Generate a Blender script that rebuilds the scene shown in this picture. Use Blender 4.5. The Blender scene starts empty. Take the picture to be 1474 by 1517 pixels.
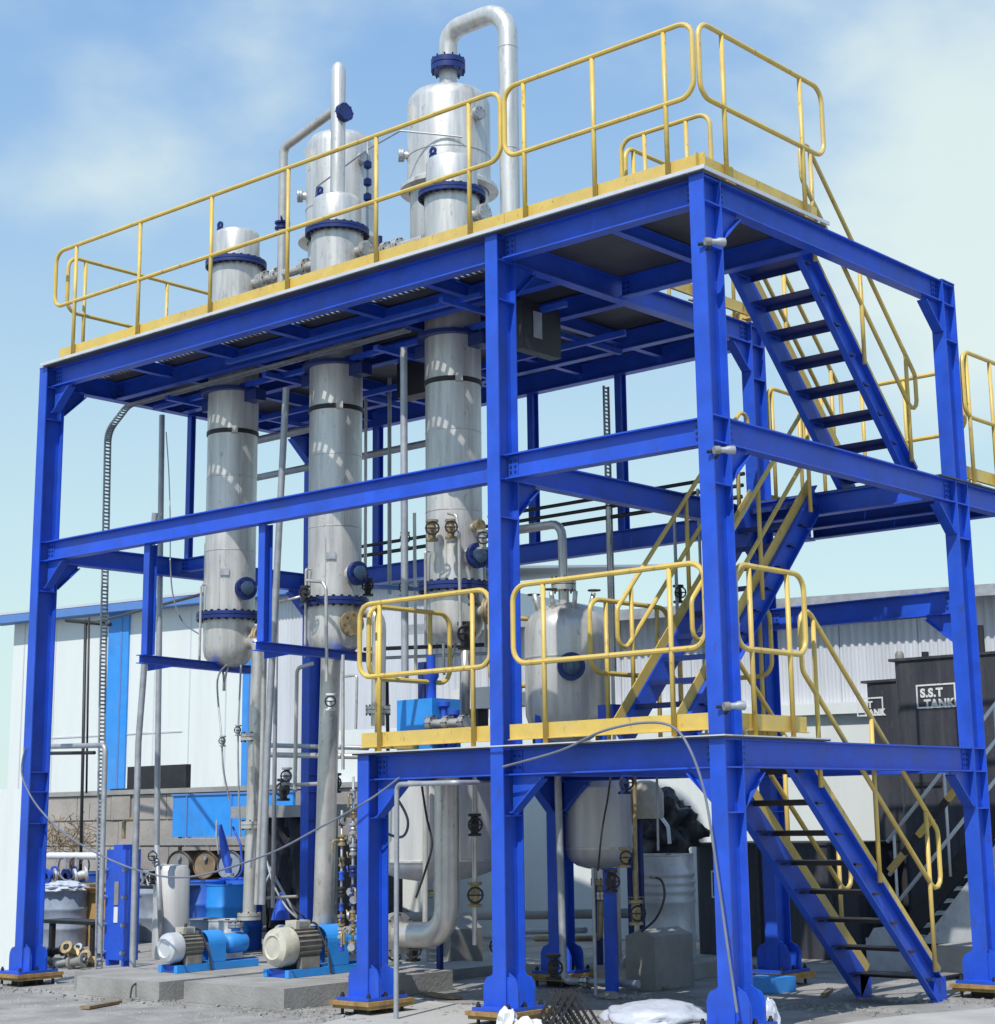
import bpy, math, random
from mathutils import Vector as V, Matrix

random.seed(7)
S = bpy.context.scene
COL = S.collection
R = math.radians
PI = math.pi

# ------------------------------------------------------------------ camera
cd = bpy.data.cameras.new("camera")
cam = bpy.data.objects.new("camera", cd)
COL.objects.link(cam)
cd.sensor_fit = 'HORIZONTAL'
cd.sensor_width = 36.0
cd.lens = 63.7878
cd.shift_x = -0.03553
cd.shift_y = -0.0723
cd.clip_start = 0.1
cd.clip_end = 2000
cam.matrix_world = Matrix(((0.758662, 0.147435, 0.634582, 9.586654), (0.651288, -0.147708, -0.744316, -10.656446), (-0.016005, 0.977980, -0.208083, 1.476444), (0.000000, 0.000000, 0.000000, 1.000000)))
S.camera = cam

# ------------------------------------------------------------------ light
SUN_EL, SUN_AZ = R(54), math.atan2(0.33, -0.944)      # azimuth clockwise from +Y
sdir = V((math.sin(SUN_AZ) * math.cos(SUN_EL), math.cos(SUN_AZ) * math.cos(SUN_EL), math.sin(SUN_EL)))
sl = bpy.data.lights.new("sun", 'SUN')
sl.energy = 4.3
sl.angle = R(0.5)
sl.color = (1.0, 0.955, 0.88)
so = bpy.data.objects.new("sun", sl)
COL.objects.link(so)
so.rotation_euler = sdir.to_track_quat('Z', 'Y').to_euler()
so.location = (5, -15, 30)

W = bpy.data.worlds.new("World")
S.world = W
W.use_nodes = True
nt = W.node_tree
nt.nodes.clear()
def wn(t, **k):
    n = nt.nodes.new(t)
    for a, b in k.items(): setattr(n, a, b)
    return n
out = wn('ShaderNodeOutputWorld')
bg = wn('ShaderNodeBackground'); bg.inputs[1].default_value = 0.15
sky = wn('ShaderNodeTexSky', sky_type='NISHITA', sun_disc=False, sun_elevation=SUN_EL, sun_rotation=SUN_AZ,
         altitude=0, air_density=1.25, dust_density=0.6, ozone_density=2.0)
tc = wn('ShaderNodeTexCoord')
mp = wn('ShaderNodeMapping'); mp.inputs['Scale'].default_value = (1.0, 1.0, 1.7)
mp.inputs['Location'].default_value = (3.1, 0.7, 0.15)
no = wn('ShaderNodeTexNoise'); no.inputs['Scale'].default_value = 3.6; no.inputs['Detail'].default_value = 7; no.inputs['Roughness'].default_value = 0.5
ra = wn('ShaderNodeValToRGB'); ra.color_ramp.elements[0].position = 0.50; ra.color_ramp.elements[1].position = 0.78
ra.color_ramp.interpolation = 'EASE'
mul = wn('ShaderNodeMath', operation='MULTIPLY'); mul.inputs[1].default_value = 0.88
mx = wn('ShaderNodeMix', data_type='RGBA'); mx.inputs[7].default_value = (5.2, 6.0, 5.8, 1)
# thin high haze that whitens the sky towards the horizon
sep = wn('ShaderNodeSeparateXYZ')
hz = wn('ShaderNodeMapRange'); hz.inputs['From Min'].default_value = 0.0; hz.inputs['From Max'].default_value = 0.50
hz.inputs['To Min'].default_value = 0.88; hz.inputs['To Max'].default_value = 0.62
mh = wn('ShaderNodeMix', data_type='RGBA')
hc = wn('ShaderNodeValToRGB'); hc.color_ramp.interpolation = 'EASE'         # colour of the high haze by elevation
hc.color_ramp.elements[0].position = 0.06; hc.color_ramp.elements[0].color = (0.70, 0.94, 0.955, 1)
hc.color_ramp.elements[1].position = 0.50; hc.color_ramp.elements[1].color = (0.29, 0.56, 1.0, 1)
hs = wn('ShaderNodeVectorMath', operation='SCALE'); hs.inputs['Scale'].default_value = 6.0
# two wide banks of thin cloud, thicker than the scattered cloud elsewhere
def bank(d, r):
    a = wn('ShaderNodeVectorMath', operation='DISTANCE'); a.inputs[1].default_value = d
    b = wn('ShaderNodeMapRange', interpolation_type='SMOOTHSTEP'); b.inputs['From Min'].default_value = 0.0; b.inputs['From Max'].default_value = r
    b.inputs['To Min'].default_value = 0.20; b.inputs['To Max'].default_value = 0.0
    nt.links.new(tc.outputs['Generated'], a.inputs[0]); nt.links.new(a.outputs['Value'], b.inputs['Value'])
    return b.outputs[0]
L = nt.links.new
L(tc.outputs['Generated'], mp.inputs['Vector']); L(mp.outputs[0], no.inputs['Vector'])
s1 = wn('ShaderNodeMath', operation='ADD'); s2 = wn('ShaderNodeMath', operation='ADD'); s3 = wn('ShaderNodeMath', operation='ADD')
L(no.outputs['Fac'], s1.inputs[0]); L(bank((-0.80, 0.40, 0.47), 0.22), s1.inputs[1])
L(s1.outputs[0], s2.inputs[0]); L(bank((-0.38, 0.855, 0.34), 0.24), s2.inputs[1])
L(s2.outputs[0], s3.inputs[0]); L(bank((-0.77, 0.55, 0.33), 0.12), s3.inputs[1])
L(s3.outputs[0], ra.inputs['Fac']); L(ra.outputs['Color'], mul.inputs[0])
L(tc.outputs['Generated'], sep.inputs[0]); L(sep.outputs['Z'], hz.inputs['Value'])
L(sep.outputs['Z'], hc.inputs['Fac']); L(hc.outputs['Color'], hs.inputs[0]); L(hs.outputs[0], mh.inputs[7])
L(hz.outputs[0], mh.inputs[0]); L(sky.outputs[0], mh.inputs[6])
L(mul.outputs[0], mx.inputs[0]); L(mh.outputs[2], mx.inputs[6])
L(mx.outputs[2], bg.inputs[0]); L(bg.outputs[0], out.inputs[0])

S.view_settings.view_transform = 'Standard'
S.view_settings.look = 'None'
S.view_settings.exposure = 0.0
S.view_settings.gamma = 1.0
S.view_settings.use_curve_mapping = False
S.render.engine = 'CYCLES'
S.cycles.max_bounces = 6
S.cycles.diffuse_bounces = 2

# ------------------------------------------------------------------ materials
def mat(name, base, rough=0.5, metal=0.0, var=0.12, scale=4.0, dark=None, darkamt=0.0, bump=0.0, bscale=60.0,
        streak=False, spec=0.5, detail=5, chips=None, chipamt=0.8, fade=0.0):
    m = bpy.data.materials.new(name); m.use_nodes = True
    t = m.node_tree; b = t.nodes['Principled BSDF']
    b.inputs['Roughness'].default_value = rough; b.inputs['Metallic'].default_value = metal
    b.inputs['Specular IOR Level'].default_value = spec
    co = t.nodes.new('ShaderNodeNewGeometry')
    mp = t.nodes.new('ShaderNodeMapping')
    t.links.new(co.outputs['Position'], mp.inputs['Vector'])
    if streak: mp.inputs['Scale'].default_value = (6.0, 6.0, 0.5)
    n = t.nodes.new('ShaderNodeTexNoise'); n.inputs['Scale'].default_value = scale; n.inputs['Detail'].default_value = detail
    n.inputs['Roughness'].default_value = 0.6
    t.links.new(mp.outputs[0], n.inputs['Vector'])
    r = t.nodes.new('ShaderNodeValToRGB')
    r.color_ramp.elements[0].position = 0.3; r.color_ramp.elements[1].position = 0.72
    lo = tuple(c * (1 - var) for c in base); hi = tuple(min(1, c * (1 + var)) for c in base)
    r.color_ramp.elements[0].color = (*lo, 1); r.color_ramp.elements[1].color = (*hi, 1)
    t.links.new(n.outputs['Fac'], r.inputs['Fac'])
    last = r.outputs['Color']
    if dark:
        n2 = t.nodes.new('ShaderNodeTexNoise'); n2.inputs['Scale'].default_value = scale * 0.45; n2.inputs['Detail'].default_value = 8
        n2.inputs['Roughness'].default_value = 0.7
        t.links.new(mp.outputs[0], n2.inputs['Vector'])
        r2 = t.nodes.new('ShaderNodeValToRGB'); r2.color_ramp.elements[0].position = 0.5; r2.color_ramp.elements[1].position = 0.75
        r2.color_ramp.elements[0].color = (0, 0, 0, 1); r2.color_ramp.elements[1].color = (darkamt,) * 3 + (1,)
        t.links.new(n2.outputs['Fac'], r2.inputs['Fac'])
        mm = t.nodes.new('ShaderNodeMix'); mm.data_type = 'RGBA'; mm.inputs[7].default_value = (*dark, 1)
        t.links.new(r2.outputs['Color'], mm.inputs[0]); t.links.new(last, mm.inputs[6]); last = mm.outputs[2]
    if fade:                     # broad patches where the finish has faded or gathered dust
        n4 = t.nodes.new('ShaderNodeTexNoise'); n4.inputs['Scale'].default_value = 0.9; n4.inputs['Detail'].default_value = 9; n4.inputs['Roughness'].default_value = 0.65
        t.links.new(co.outputs['Position'], n4.inputs['Vector'])
        r4 = t.nodes.new('ShaderNodeValToRGB'); r4.color_ramp.elements[0].position = 0.42; r4.color_ramp.elements[1].position = 0.72
        r4.color_ramp.elements[0].color = (0, 0, 0, 1); r4.color_ramp.elements[1].color = (fade,) * 3 + (1,)
        t.links.new(n4.outputs['Fac'], r4.inputs['Fac'])
        m4 = t.nodes.new('ShaderNodeMix'); m4.data_type = 'RGBA'; m4.inputs[7].default_value = (0.36, 0.36, 0.37, 1)
        t.links.new(r4.outputs['Color'], m4.inputs[0]); t.links.new(last, m4.inputs[6]); last = m4.outputs[2]
    if chips:                    # small chips, scuffs and rust spots
        n3 = t.nodes.new('ShaderNodeTexNoise'); n3.inputs['Scale'].default_value = 17.0; n3.inputs['Detail'].default_value = 7; n3.inputs['Roughness'].default_value = 0.72
        mp3 = t.nodes.new('ShaderNodeMapping'); mp3.inputs['Scale'].default_value = (1.0, 1.0, 0.45)
        t.links.new(co.outputs['Position'], mp3.inputs['Vector']); t.links.new(mp3.outputs[0], n3.inputs['Vector'])
        r3 = t.nodes.new('ShaderNodeValToRGB'); r3.color_ramp.elements[0].position = 0.585; r3.color_ramp.elements[1].position = 0.67
        r3.color_ramp.elements[0].color = (0, 0, 0, 1); r3.color_ramp.elements[1].color = (chipamt,) * 3 + (1,)
        t.links.new(n3.outputs['Fac'], r3.inputs['Fac'])
        m3 = t.nodes.new('ShaderNodeMix'); m3.data_type = 'RGBA'; m3.inputs[7].default_value = (*chips, 1)
        t.links.new(r3.outputs['Color'], m3.inputs[0]); t.links.new(last, m3.inputs[6]); last = m3.outputs[2]
    t.links.new(last, b.inputs['Base Color'])
    mr = t.nodes.new('ShaderNodeMapRange'); mr.inputs['To Min'].default_value = max(0.05, rough - 0.1); mr.inputs['To Max'].default_value = min(1, rough + 0.12)
    t.links.new(n.outputs['Fac'], mr.inputs['Value']); t.links.new(mr.outputs[0], b.inputs['Roughness'])
    if bump:
        nb = t.nodes.new('ShaderNodeTexNoise'); nb.inputs['Scale'].default_value = bscale; nb.inputs['Detail'].default_value = 6
        t.links.new(co.outputs['Position'], nb.inputs['Vector'])
        bp = t.nodes.new('ShaderNodeBump'); bp.inputs['Strength'].default_value = bump; bp.inputs['Distance'].default_value = 0.02
        t.links.new(nb.outputs['Fac'], bp.inputs['Height']); t.links.new(bp.outputs[0], b.inputs['Normal'])
    return m

M = dict(
    blue=mat('blue_paint', (0.013, 0.082, 0.57), 0.45, 0, 0.18, 3.0, (0.012, 0.045, 0.24), 0.6, 0.06, 30, chips=(0.05, 0.06, 0.12), chipamt=0.6, fade=0.05),
    yellow=mat('yellow_paint', (0.67, 0.475, 0.105), 0.42, 0, 0.10, 5.0, (0.40, 0.27, 0.10), 0.45, 0.05, 40, chips=(0.16, 0.10, 0.05), chipamt=0.65, fade=0.22),
    steel=mat('stainless_steel', (0.63, 0.62, 0.595), 0.38, 0.45, 0.20, 2.0, (0.25, 0.235, 0.21), 0.72, 0.05, 9, streak=True, chips=(0.22, 0.19, 0.16), chipamt=0.45),
    pipe=mat('stainless_pipe', (0.58, 0.56, 0.53), 0.34, 0.55, 0.18, 3.0, (0.22, 0.18, 0.13), 0.6, 0.05, 20, chips=(0.16, 0.12, 0.08), chipamt=0.5),
    tankm=mat('tank_steel', (0.62, 0.61, 0.60), 0.46, 0.35, 0.14, 1.6, (0.40, 0.38, 0.36), 0.55, 0.03, 10, streak=True),
    galv=mat('galvanised_steel', (0.40, 0.42, 0.45), 0.5, 0.5, 0.18, 8.0, (0.22, 0.23, 0.25), 0.4, 0.03, 60),
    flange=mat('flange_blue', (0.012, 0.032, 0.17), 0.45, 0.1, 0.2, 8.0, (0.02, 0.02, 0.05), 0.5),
    dark=mat('dark_steel', (0.028, 0.028, 0.032), 0.5, 0.2, 0.3, 8.0, (0.08, 0.05, 0.03), 0.4, 0.05, 50),
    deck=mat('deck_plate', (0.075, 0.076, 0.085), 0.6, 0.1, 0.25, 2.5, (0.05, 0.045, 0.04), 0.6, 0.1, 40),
    tray=mat('cable_tray', (0.34, 0.36, 0.38), 0.5, 0.45, 0.2, 9.0, (0.12, 0.12, 0.13), 0.5),
    plaster=mat('white_plaster', (0.68, 0.72, 0.71), 0.8, 0, 0.03, 0.5, (0.50, 0.51, 0.50), 0.5, 0.08, 12, streak=True),
    clad=mat('pale_cladding', (0.60, 0.62, 0.66), 0.45, 0.1, 0.07, 0.6, (0.40, 0.41, 0.43), 0.6, streak=True),
    roofm=mat('roof_sheet', (0.55, 0.57, 0.60), 0.5, 0.1, 0.05, 1.0),
    trim=mat('roof_trim_blue', (0.10, 0.22, 0.52), 0.5, 0, 0.08, 2.0),
    azure=mat('azure_paint', (0.025, 0.28, 0.78), 0.5, 0, 0.10, 3.5, (0.02, 0.15, 0.42), 0.45, chips=(0.18, 0.2, 0.24), chipamt=0.45, fade=0.14),
    stucco=mat('weathered_wall', (0.34, 0.31, 0.28), 0.9, 0, 0.22, 1.5, (0.17, 0.16, 0.16), 0.7, 0.35, 18),
    concrete=mat('concrete', (0.30, 0.295, 0.28), 0.85, 0, 0.22, 2.2, (0.20, 0.19, 0.175), 0.6, 0.3, 35),
    ground=mat('ground_dirt', (0.29, 0.28, 0.265), 0.92, 0, 0.32, 2.2, (0.11, 0.105, 0.10), 0.85, 0.8, 22, detail=9, chips=(0.10, 0.09, 0.08), chipamt=0.5),
    sand=mat('pale_slab', (0.42, 0.41, 0.385), 0.9, 0, 0.12, 1.6, (0.29, 0.28, 0.26), 0.55, 0.4, 30),
    rust=mat('rusty_shim', (0.33, 0.205, 0.075), 0.8, 0, 0.3, 14.0, (0.08, 0.05, 0.03), 0.7, 0.3, 60),
    black=mat('black_paint', (0.040, 0.042, 0.056), 0.6, 0, 0.28, 1.8, (0.10, 0.095, 0.095), 0.7, 0.12, 12, streak=True, chips=(0.14, 0.12, 0.10), chipamt=0.4),
    tarp=mat('black_tarpaulin', (0.020, 0.021, 0.028), 0.45, 0, 0.3, 2.0, (0.05, 0.05, 0.06), 0.5, 0.4, 7),
    rubber=mat('black_rubber', (0.03, 0.03, 0.034), 0.6, 0, 0.2, 8.0),
    hose=mat('grey_hose', (0.16, 0.18, 0.24), 0.55, 0, 0.2, 5.0),
    cream=mat('motor_cream', (0.52, 0.50, 0.42), 0.55, 0, 0.16, 8.0, (0.24, 0.21, 0.16), 0.7, chips=(0.14, 0.12, 0.09), chipamt=0.6),
    fins=mat('motor_fins', (0.25, 0.235, 0.21), 0.55, 0.1, 0.2, 14.0, (0.08, 0.07, 0.06), 0.6),
    white=mat('white_paint', (0.70, 0.71, 0.72), 0.5, 0, 0.06, 3.0, (0.5, 0.5, 0.5), 0.35),
    sheet=mat('white_plastic_sheet', (0.52, 0.56, 0.64), 0.35, 0, 0.10, 3.0, (0.40, 0.43, 0.50), 0.5, 0.9, 9),
    bluedrum=mat('blue_drum_plastic', (0.03, 0.13, 0.55), 0.4, 0, 0.12, 4.0, (0.15, 0.2, 0.35), 0.4),
    greydrum=mat('grey_blue_drum', (0.26, 0.31, 0.40), 0.5, 0, 0.25, 5.0, (0.5, 0.5, 0.5), 0.5),
    silver=mat('silver_drum', (0.60, 0.62, 0.65), 0.42, 0.30, 0.15, 4.0, (0.30, 0.29, 0.28), 0.5, chips=(0.2, 0.14, 0.09), chipamt=0.5),
    card=mat('cardboard', (0.40, 0.255, 0.10), 0.85, 0, 0.15, 4.0, (0.25, 0.16, 0.07), 0.5),
    brown=mat('rusty_drum_end', (0.30, 0.22, 0.15), 0.6, 0.2, 0.3, 6.0, (0.10, 0.07, 0.05), 0.6),
    cover=mat('grey_cover', (0.27, 0.26, 0.245), 0.6, 0.15, 0.15, 5.0, (0.15, 0.14, 0.13), 0.5),
    brass=mat('aged_brass', (0.38, 0.30, 0.17), 0.5, 0.5, 0.3, 20.0, (0.10, 0.08, 0.05), 0.6),
    glass=mat('sight_glass', (0.05, 0.09, 0.16), 0.12, 0, 0.2, 10.0),
    letter=mat('stencil_white', (0.70, 0.71, 0.71), 0.6, 0, 0.08, 6.0, chips=(0.06, 0.06, 0.07), chipamt=0.85),
    wood=mat('weathered_timber', (0.26, 0.19, 0.12), 0.85, 0, 0.3, 9.0, (0.10, 0.07, 0.05), 0.5, 0.2, 40),
)

# ------------------------------------------------------------------ mesh builder
OFF = {}
class MB:
    def __init__(s): s.v = []; s.f = []; s.sm = []
    def add(s, vs, fs, smooth=False):
        n = len(s.v); s.v += [tuple(v) for v in vs]
        for f in fs: s.f.append(tuple(i + n for i in f)); s.sm.append(smooth)
        return s
    def box(s, a, b):
        x0, y0, z0 = (min(a[i], b[i]) for i in range(3)); x1, y1, z1 = (max(a[i], b[i]) for i in range(3))
        return s.add([(x0,y0,z0),(x1,y0,z0),(x1,y1,z0),(x0,y1,z0),(x0,y0,z1),(x1,y0,z1),(x1,y1,z1),(x0,y1,z1)],
              [(0,3,2,1),(4,5,6,7),(0,1,5,4),(1,2,6,5),(2,3,7,6),(3,0,4,7)])
    def obox(s, c, ax, ay, az):        # centre and three half-axis vectors
        c, ax, ay, az = V(c), V(ax), V(ay), V(az)
        vs = [c + ax*i + ay*j + az*k for k in (-1,1) for (i,j) in ((-1,-1),(1,-1),(1,1),(-1,1))]
        if ax.cross(ay).dot(az) < 0: fs = [(0,1,2,3),(4,7,6,5),(0,4,5,1),(1,5,6,2),(2,6,7,3),(3,7,4,0)]
        else: fs = [(0,3,2,1),(4,5,6,7),(0,1,5,4),(1,2,6,5),(2,3,7,6),(3,0,4,7)]
        return s.add(vs, fs)
    def bar(s, a, b, w, h, up=(0,0,1)):  # rectangular bar from a to b
        a, b = V(a), V(b); d = (b - a); l = d.length; d.normalize(); up = V(up)
        sd = d.cross(up)
        if sd.length < 1e-4: sd = d.cross(V((1,0,0)))
        sd.normalize(); u = sd.cross(d)
        return s.obox((a + b)/2, d*l/2, sd*w/2, u*h/2)
    def prism(s, poly, d):             # planar polygon extruded along d
        n = len(poly); d = V(d); p = [V(q) for q in poly]
        nrm = V((0,0,0))
        for i in range(n): nrm += p[i].cross(p[(i+1) % n])
        if nrm.dot(d) < 0: p = p[::-1]
        vs = p + [q + d for q in p]
        fs = [tuple(range(n))[::-1], tuple(range(n, 2*n))] + [(i, (i+1) % n, (i+1) % n + n, i + n) for i in range(n)]
        return s.add(vs, fs)
    def ibeam(s, a, b, h, w, tf=0.012, tw=0.009, up=(0,0,1)):
        """I section from a to b; a and b lie on the centre of the TOP face, up points to that face."""
        a, b, up = V(a), V(b), V(up); d = (b - a).normalized(); sd = d.cross(up).normalized()
        def bx(c0, c1, q0, q1):
            vs = [p + sd*i + up*j for p in (a, b) for (i, j) in ((c0,q0),(c1,q0),(c1,q1),(c0,q1))]
            s.add(vs, [(0,1,2,3),(4,7,6,5),(0,4,5,1),(1,5,6,2),(2,6,7,3),(3,7,4,0)])
        bx(-w/2, w/2, -tf, 0); bx(-w/2, w/2, -h, -h+tf); bx(-tw/2, tw/2, -h+tf, -tf)
        return s
    def tube(s, pts, r, n=10, closed=False, caps=True):
        p = [V(q) for q in pts]; m = len(p); rings = []; prev = None
        for i in range(m):
            a = p[(i-1) % m] if (closed or i > 0) else p[i]; b = p[(i+1) % m] if (closed or i < m-1) else p[i]
            t = (b - a).normalized()
            if prev is None:
                ref = V((0,0,1)) if abs(t.z) < 0.9 else V((1,0,0)); u = t.cross(ref).normalized()
            else:
                u = prev - t * prev.dot(t)
                u = u.normalized() if u.length > 1e-6 else t.cross(V((0,0,1))).normalized()
            prev = u; w = t.cross(u)
            rr = r[i] if isinstance(r, (list, tuple)) else r
            rings.append([p[i] + (u*math.cos(2*PI*k/n) + w*math.sin(2*PI*k/n))*rr for k in range(n)])
        vs = [q for ring in rings for q in ring]; fs = []
        for i in range(m if closed else m-1):
            j = (i+1) % m; sh = 0
            if closed and j == 0:
                sh = min(range(n), key=lambda q: (rings[i][0] - rings[0][q]).length)
            for k in range(n): fs.append((i*n+k, i*n+(k+1) % n, j*n+(k+1+sh) % n, j*n+(k+sh) % n))
        s.add(vs, fs, True)
        if caps and not closed:
            s.add(rings[0], [tuple(range(n))[::-1]]); s.add(rings[-1], [tuple(range(n))])
        return s
    def lathe(s, prof, c, n=32, axis=(0,0,1), sharp=()):   # prof: (radius, height) pairs along axis
        ax = V(axis).normalized(); ref = V((1,0,0)) if abs(ax.x) < 0.9 else V((0,1,0))
        u = ax.cross(ref).normalized(); w = ax.cross(u); c = V(c)
        for (r0, h0), (r1, h1) in zip(prof[:-1], prof[1:]):
            vs = []
            for r_, h_ in ((r0, h0), (r1, h1)):
                vs += [c + ax*h_ + (u*math.cos(2*PI*k/n) + w*math.sin(2*PI*k/n))*max(r_, 1e-4) for k in range(n)]
            s.add(vs, [(k, (k+1) % n, (k+1) % n + n, k + n) for k in range(n)], True)
        return s
    def build(s, name, m, parent=None, weld=True):
        me = bpy.data.meshes.new(name)
        off = OFF.get(parent.name, V((0,0,0))) if parent else V((0,0,0))
        me.from_pydata([tuple(V(v) - off) for v in s.v], [], s.f)
        me.polygons.foreach_set('use_smooth', s.sm)
        me.materials.append(M[m] if isinstance(m, str) else m)
        if weld and any(s.sm):
            import bmesh
            bm = bmesh.new(); bm.from_mesh(me); bmesh.ops.remove_doubles(bm, verts=bm.verts, dist=0.0004)
            for e in bm.edges:
                if len(e.link_faces) == 2 and e.calc_face_angle(0) > R(38): e.smooth = False
            bm.to_mesh(me); bm.free()
        me.update()
        o = bpy.data.objects.new(name, me); COL.objects.link(o)
        if parent: o.parent = parent; OFF[o.name] = off
        return o

def tag(o, label=None, cat=None, group=None, kind=None):
    if label: o['label'] = label
    if cat: o['category'] = cat
    if group: o['group'] = group
    if kind: o['kind'] = kind
    return o
def thing(name, label, cat, loc=(0,0,0), group=None):
    o = bpy.data.objects.new(name, None); COL.objects.link(o); o.location = loc; o.empty_display_size = 0.2
    OFF[o.name] = V(loc)
    return tag(o, label, cat, group)
def solo(name, mb, m, label, cat, group=None, kind=None): return tag(mb.build(name, m), label, cat, group, kind)
def copy_tree(o, delta, label=None):
    def cp(a, par):
        c = a.copy(); COL.objects.link(c)
        if par: c.parent = par
        for ch in a.children: cp(ch, c)
        return c
    c = cp(o, None); c.location = V(o.location) + V(delta)
    if label: c['label'] = label
    return c
def bend(pts, r, n=5, closed=False):       # round the corners of a polyline
    p = [V(q) for q in pts]; m = len(p); res = []
    for i in range(m):
        if not closed and i in (0, m-1): res.append(p[i]); continue
        a, b, c = p[(i-1) % m], p[i], p[(i+1) % m]
        d1, d2 = (a-b), (c-b); l1, l2 = d1.length, d2.length
        if l1 < 1e-5 or l2 < 1e-5: res.append(b); continue
        d1.normalize(); d2.normalize(); ang = d1.angle(d2)
        if ang > PI - 0.03: res.append(b); continue
        t = min(r / math.tan(ang/2), l1*0.48, l2*0.48); rr = t*math.tan(ang/2)
        cen = b + (d1 + d2).normalized() * (rr / math.sin(ang/2))
        v0, v1 = b + d1*t - cen, b + d2*t - cen
        tot = v0.angle(v1)
        for k in range(n+1):
            f = k/n
            res.append(cen + (v0*math.sin((1-f)*tot) + v1*math.sin(f*tot)) / math.sin(tot))
    return res
def rpipe(name, pts, r, m, label, cat='pipe', br=None, n=10, group=None):
    return solo(name, MB().tube(bend(pts, br if br else r*3), r, n), m, label, cat, group)
def flange_mb(mb, c, r, t, axis=(0,0,1), n=24):
    mb.lathe([(0, 0), (r, 0), (r, t), (0, t)], c, n, axis); return mb


# ================================================================== the setting
g = MB(); g.add([(-400,-120,-.12),(400,-120,-.12),(400,600,-.12),(-400,600,-.12)], [(0,1,2,3)])
tag(g.build('ground', 'ground'), kind='structure')
gs = MB(); gs.prism([(2.35,-3.6,-.117),(9.0,-3.6,-.117),(9.0,3.2,-.117),(3.3,3.3,-.117),(2.95,2.75,-.117),(2.55,1.75,-.117),(2.40,.75,-.117)], (0,0,.06))
tag(gs.build('pavement', 'sand'), kind='structure')
# loose gravel and rubble on the ground: nobody could count it
gr = MB()
for i in range(2600):
    if i < 1700: x, y = random.uniform(-9,3.2), random.uniform(-1.2,1.2)
    else: x, y = random.uniform(-14,2), random.uniform(1.0,6.2)
    s_ = random.choice((.006,.008,.011,.016,.022)) * random.uniform(.6,1.2)
    a = random.uniform(0,6.28); ca, sa = math.cos(a)*s_, math.sin(a)*s_
    gr.add([(x+ca,y+sa,-.121),(x-sa,y+ca*.8,-.121),(x-ca*.9,y-sa,-.121),(x+sa*.7,y-ca,-.121),(x+ca*.2,y+sa*.2,-.12+s_*.9)],
           [(0,1,4),(1,2,4),(2,3,4),(3,0,4)])
tag(gr.build('gravel', 'concrete'), kind='stuff')
# thin poured skim of paler concrete between the front columns
sk = MB(); sk.prism([(-1.1,-.9,-.116),(.0,-1.0,-.116),(-.1,.75,-.116),(-1.9,1.05,-.116)], (0,0,.012))
tag(sk.build('concrete_skim', 'sand'), kind='structure')

# ---------------- white hall on the left
HL0, HL1 = V((-25.56, 12.224, 6.05)), V((-13.924, 13.848, 6.05))
hd = (HL1 - HL0); hd.z = 0; hlen = hd.length; hd.normalize(); hn = V((hd.y, -hd.x, 0))      # outward normal, towards camera
if hn.y > 0: hn = -hn
def hp(u, o, z): q = HL0 + hd*u + hn*o; return V((q.x, q.y, z))
hall = thing('factory_hall', 'long white hall with blue eaves and bright blue vertical trims behind the plant', 'building', tuple(hp(hlen/2, 0, -.12)))
wb = MB(); 
wb.prism([hp(0,0,-.12), hp(hlen,0,-.12), hp(hlen,0,6.0), hp(0,0,6.0)], -hn*9); wb.build('wall', 'plaster', hall)
ev = MB(); ev.prism([hp(-.5,.35,5.93), hp(hlen+.2,.35,5.93), hp(hlen+.2,.35,6.10), hp(-.5,.35,6.10)], -hn*.42); ev.build('eave_fascia', 'trim', hall)
rf = MB(); rf.prism([hp(-.4,.30,6.12), hp(hlen+.2,.30,6.12), hp(hlen+.2,-9.2,7.2), hp(-.4,-9.2,7.2)], (0,0,.05)); rf.build('roof', 'roofm', hall)
for k, (u0, u1) in enumerate([(3.07, 3.68), (6.98, 7.21)]):
    b = MB(); b.prism([hp(u0,.05,1.2), hp(u1,.05,1.2), hp(u1,.05,5.93), hp(u0,.05,5.93)], -hn*.047)
    o = b.build('trim_strip', 'azure', hall)
    b = MB(); um = u0 + (u1-u0)*.62
    b.prism([hp(um,.06,1.2), hp(um+.05,.06,1.2), hp(um+.05,.06,5.92), hp(um,.06,5.92)], -hn*.008); b.build('seam', 'trim', o)
# ribbed wall sheets at its right end
u = [(3.07, 3.68), (6.98, 7.21)][1][1] + .02; k = 0
while u < hlen - .3:
    b = MB(); w = min(1.02, hlen-.02-u); n = 12; top = []; 
    for i in range(n*4+1):
        f = i/(n*4); o = (.004, .004, .022, .022)[i % 4]; top.append((u + f*w, o))
    vs = [hp(a, o, 1.2) for a, o in top] + [hp(a, o, 5.9) for a, o in top]; m_ = len(top)
    b.add(vs, [(i, i+1, i+1+m_, i+m_) for i in range(m_-1)]); b.build('cladding_sheet', 'clad', hall); u += w + .012; k += 1
# faint horizontal lap lines on the smooth wall
for z_ in (3.3,): 
    b = MB(); b.prism([hp(1,.012,z_), hp(hlen*.45,.012,z_), hp(hlen*.45,.012,z_+.03), hp(1,.012,z_+.03)], -hn*.01); b.build('wall_joint', 'clad', hall)
for k in range(11):          # vertical sheet laps on the smooth wall
    u_ = .35 + k*1.02
    if any(a-.2 < u_ < b+.2 for a, b in [(3.07, 3.68), (6.98, 7.21)]): continue
    if u_ > [(3.07, 3.68), (6.98, 7.21)][1][0]: break
    b = MB(); b.prism([hp(u_,.008,1.3), hp(u_+.03,.008,1.3), hp(u_+.03,.008,5.92), hp(u_,.008,5.92)], -hn*.007); b.build('sheet_lap', 'clad', hall)

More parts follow.
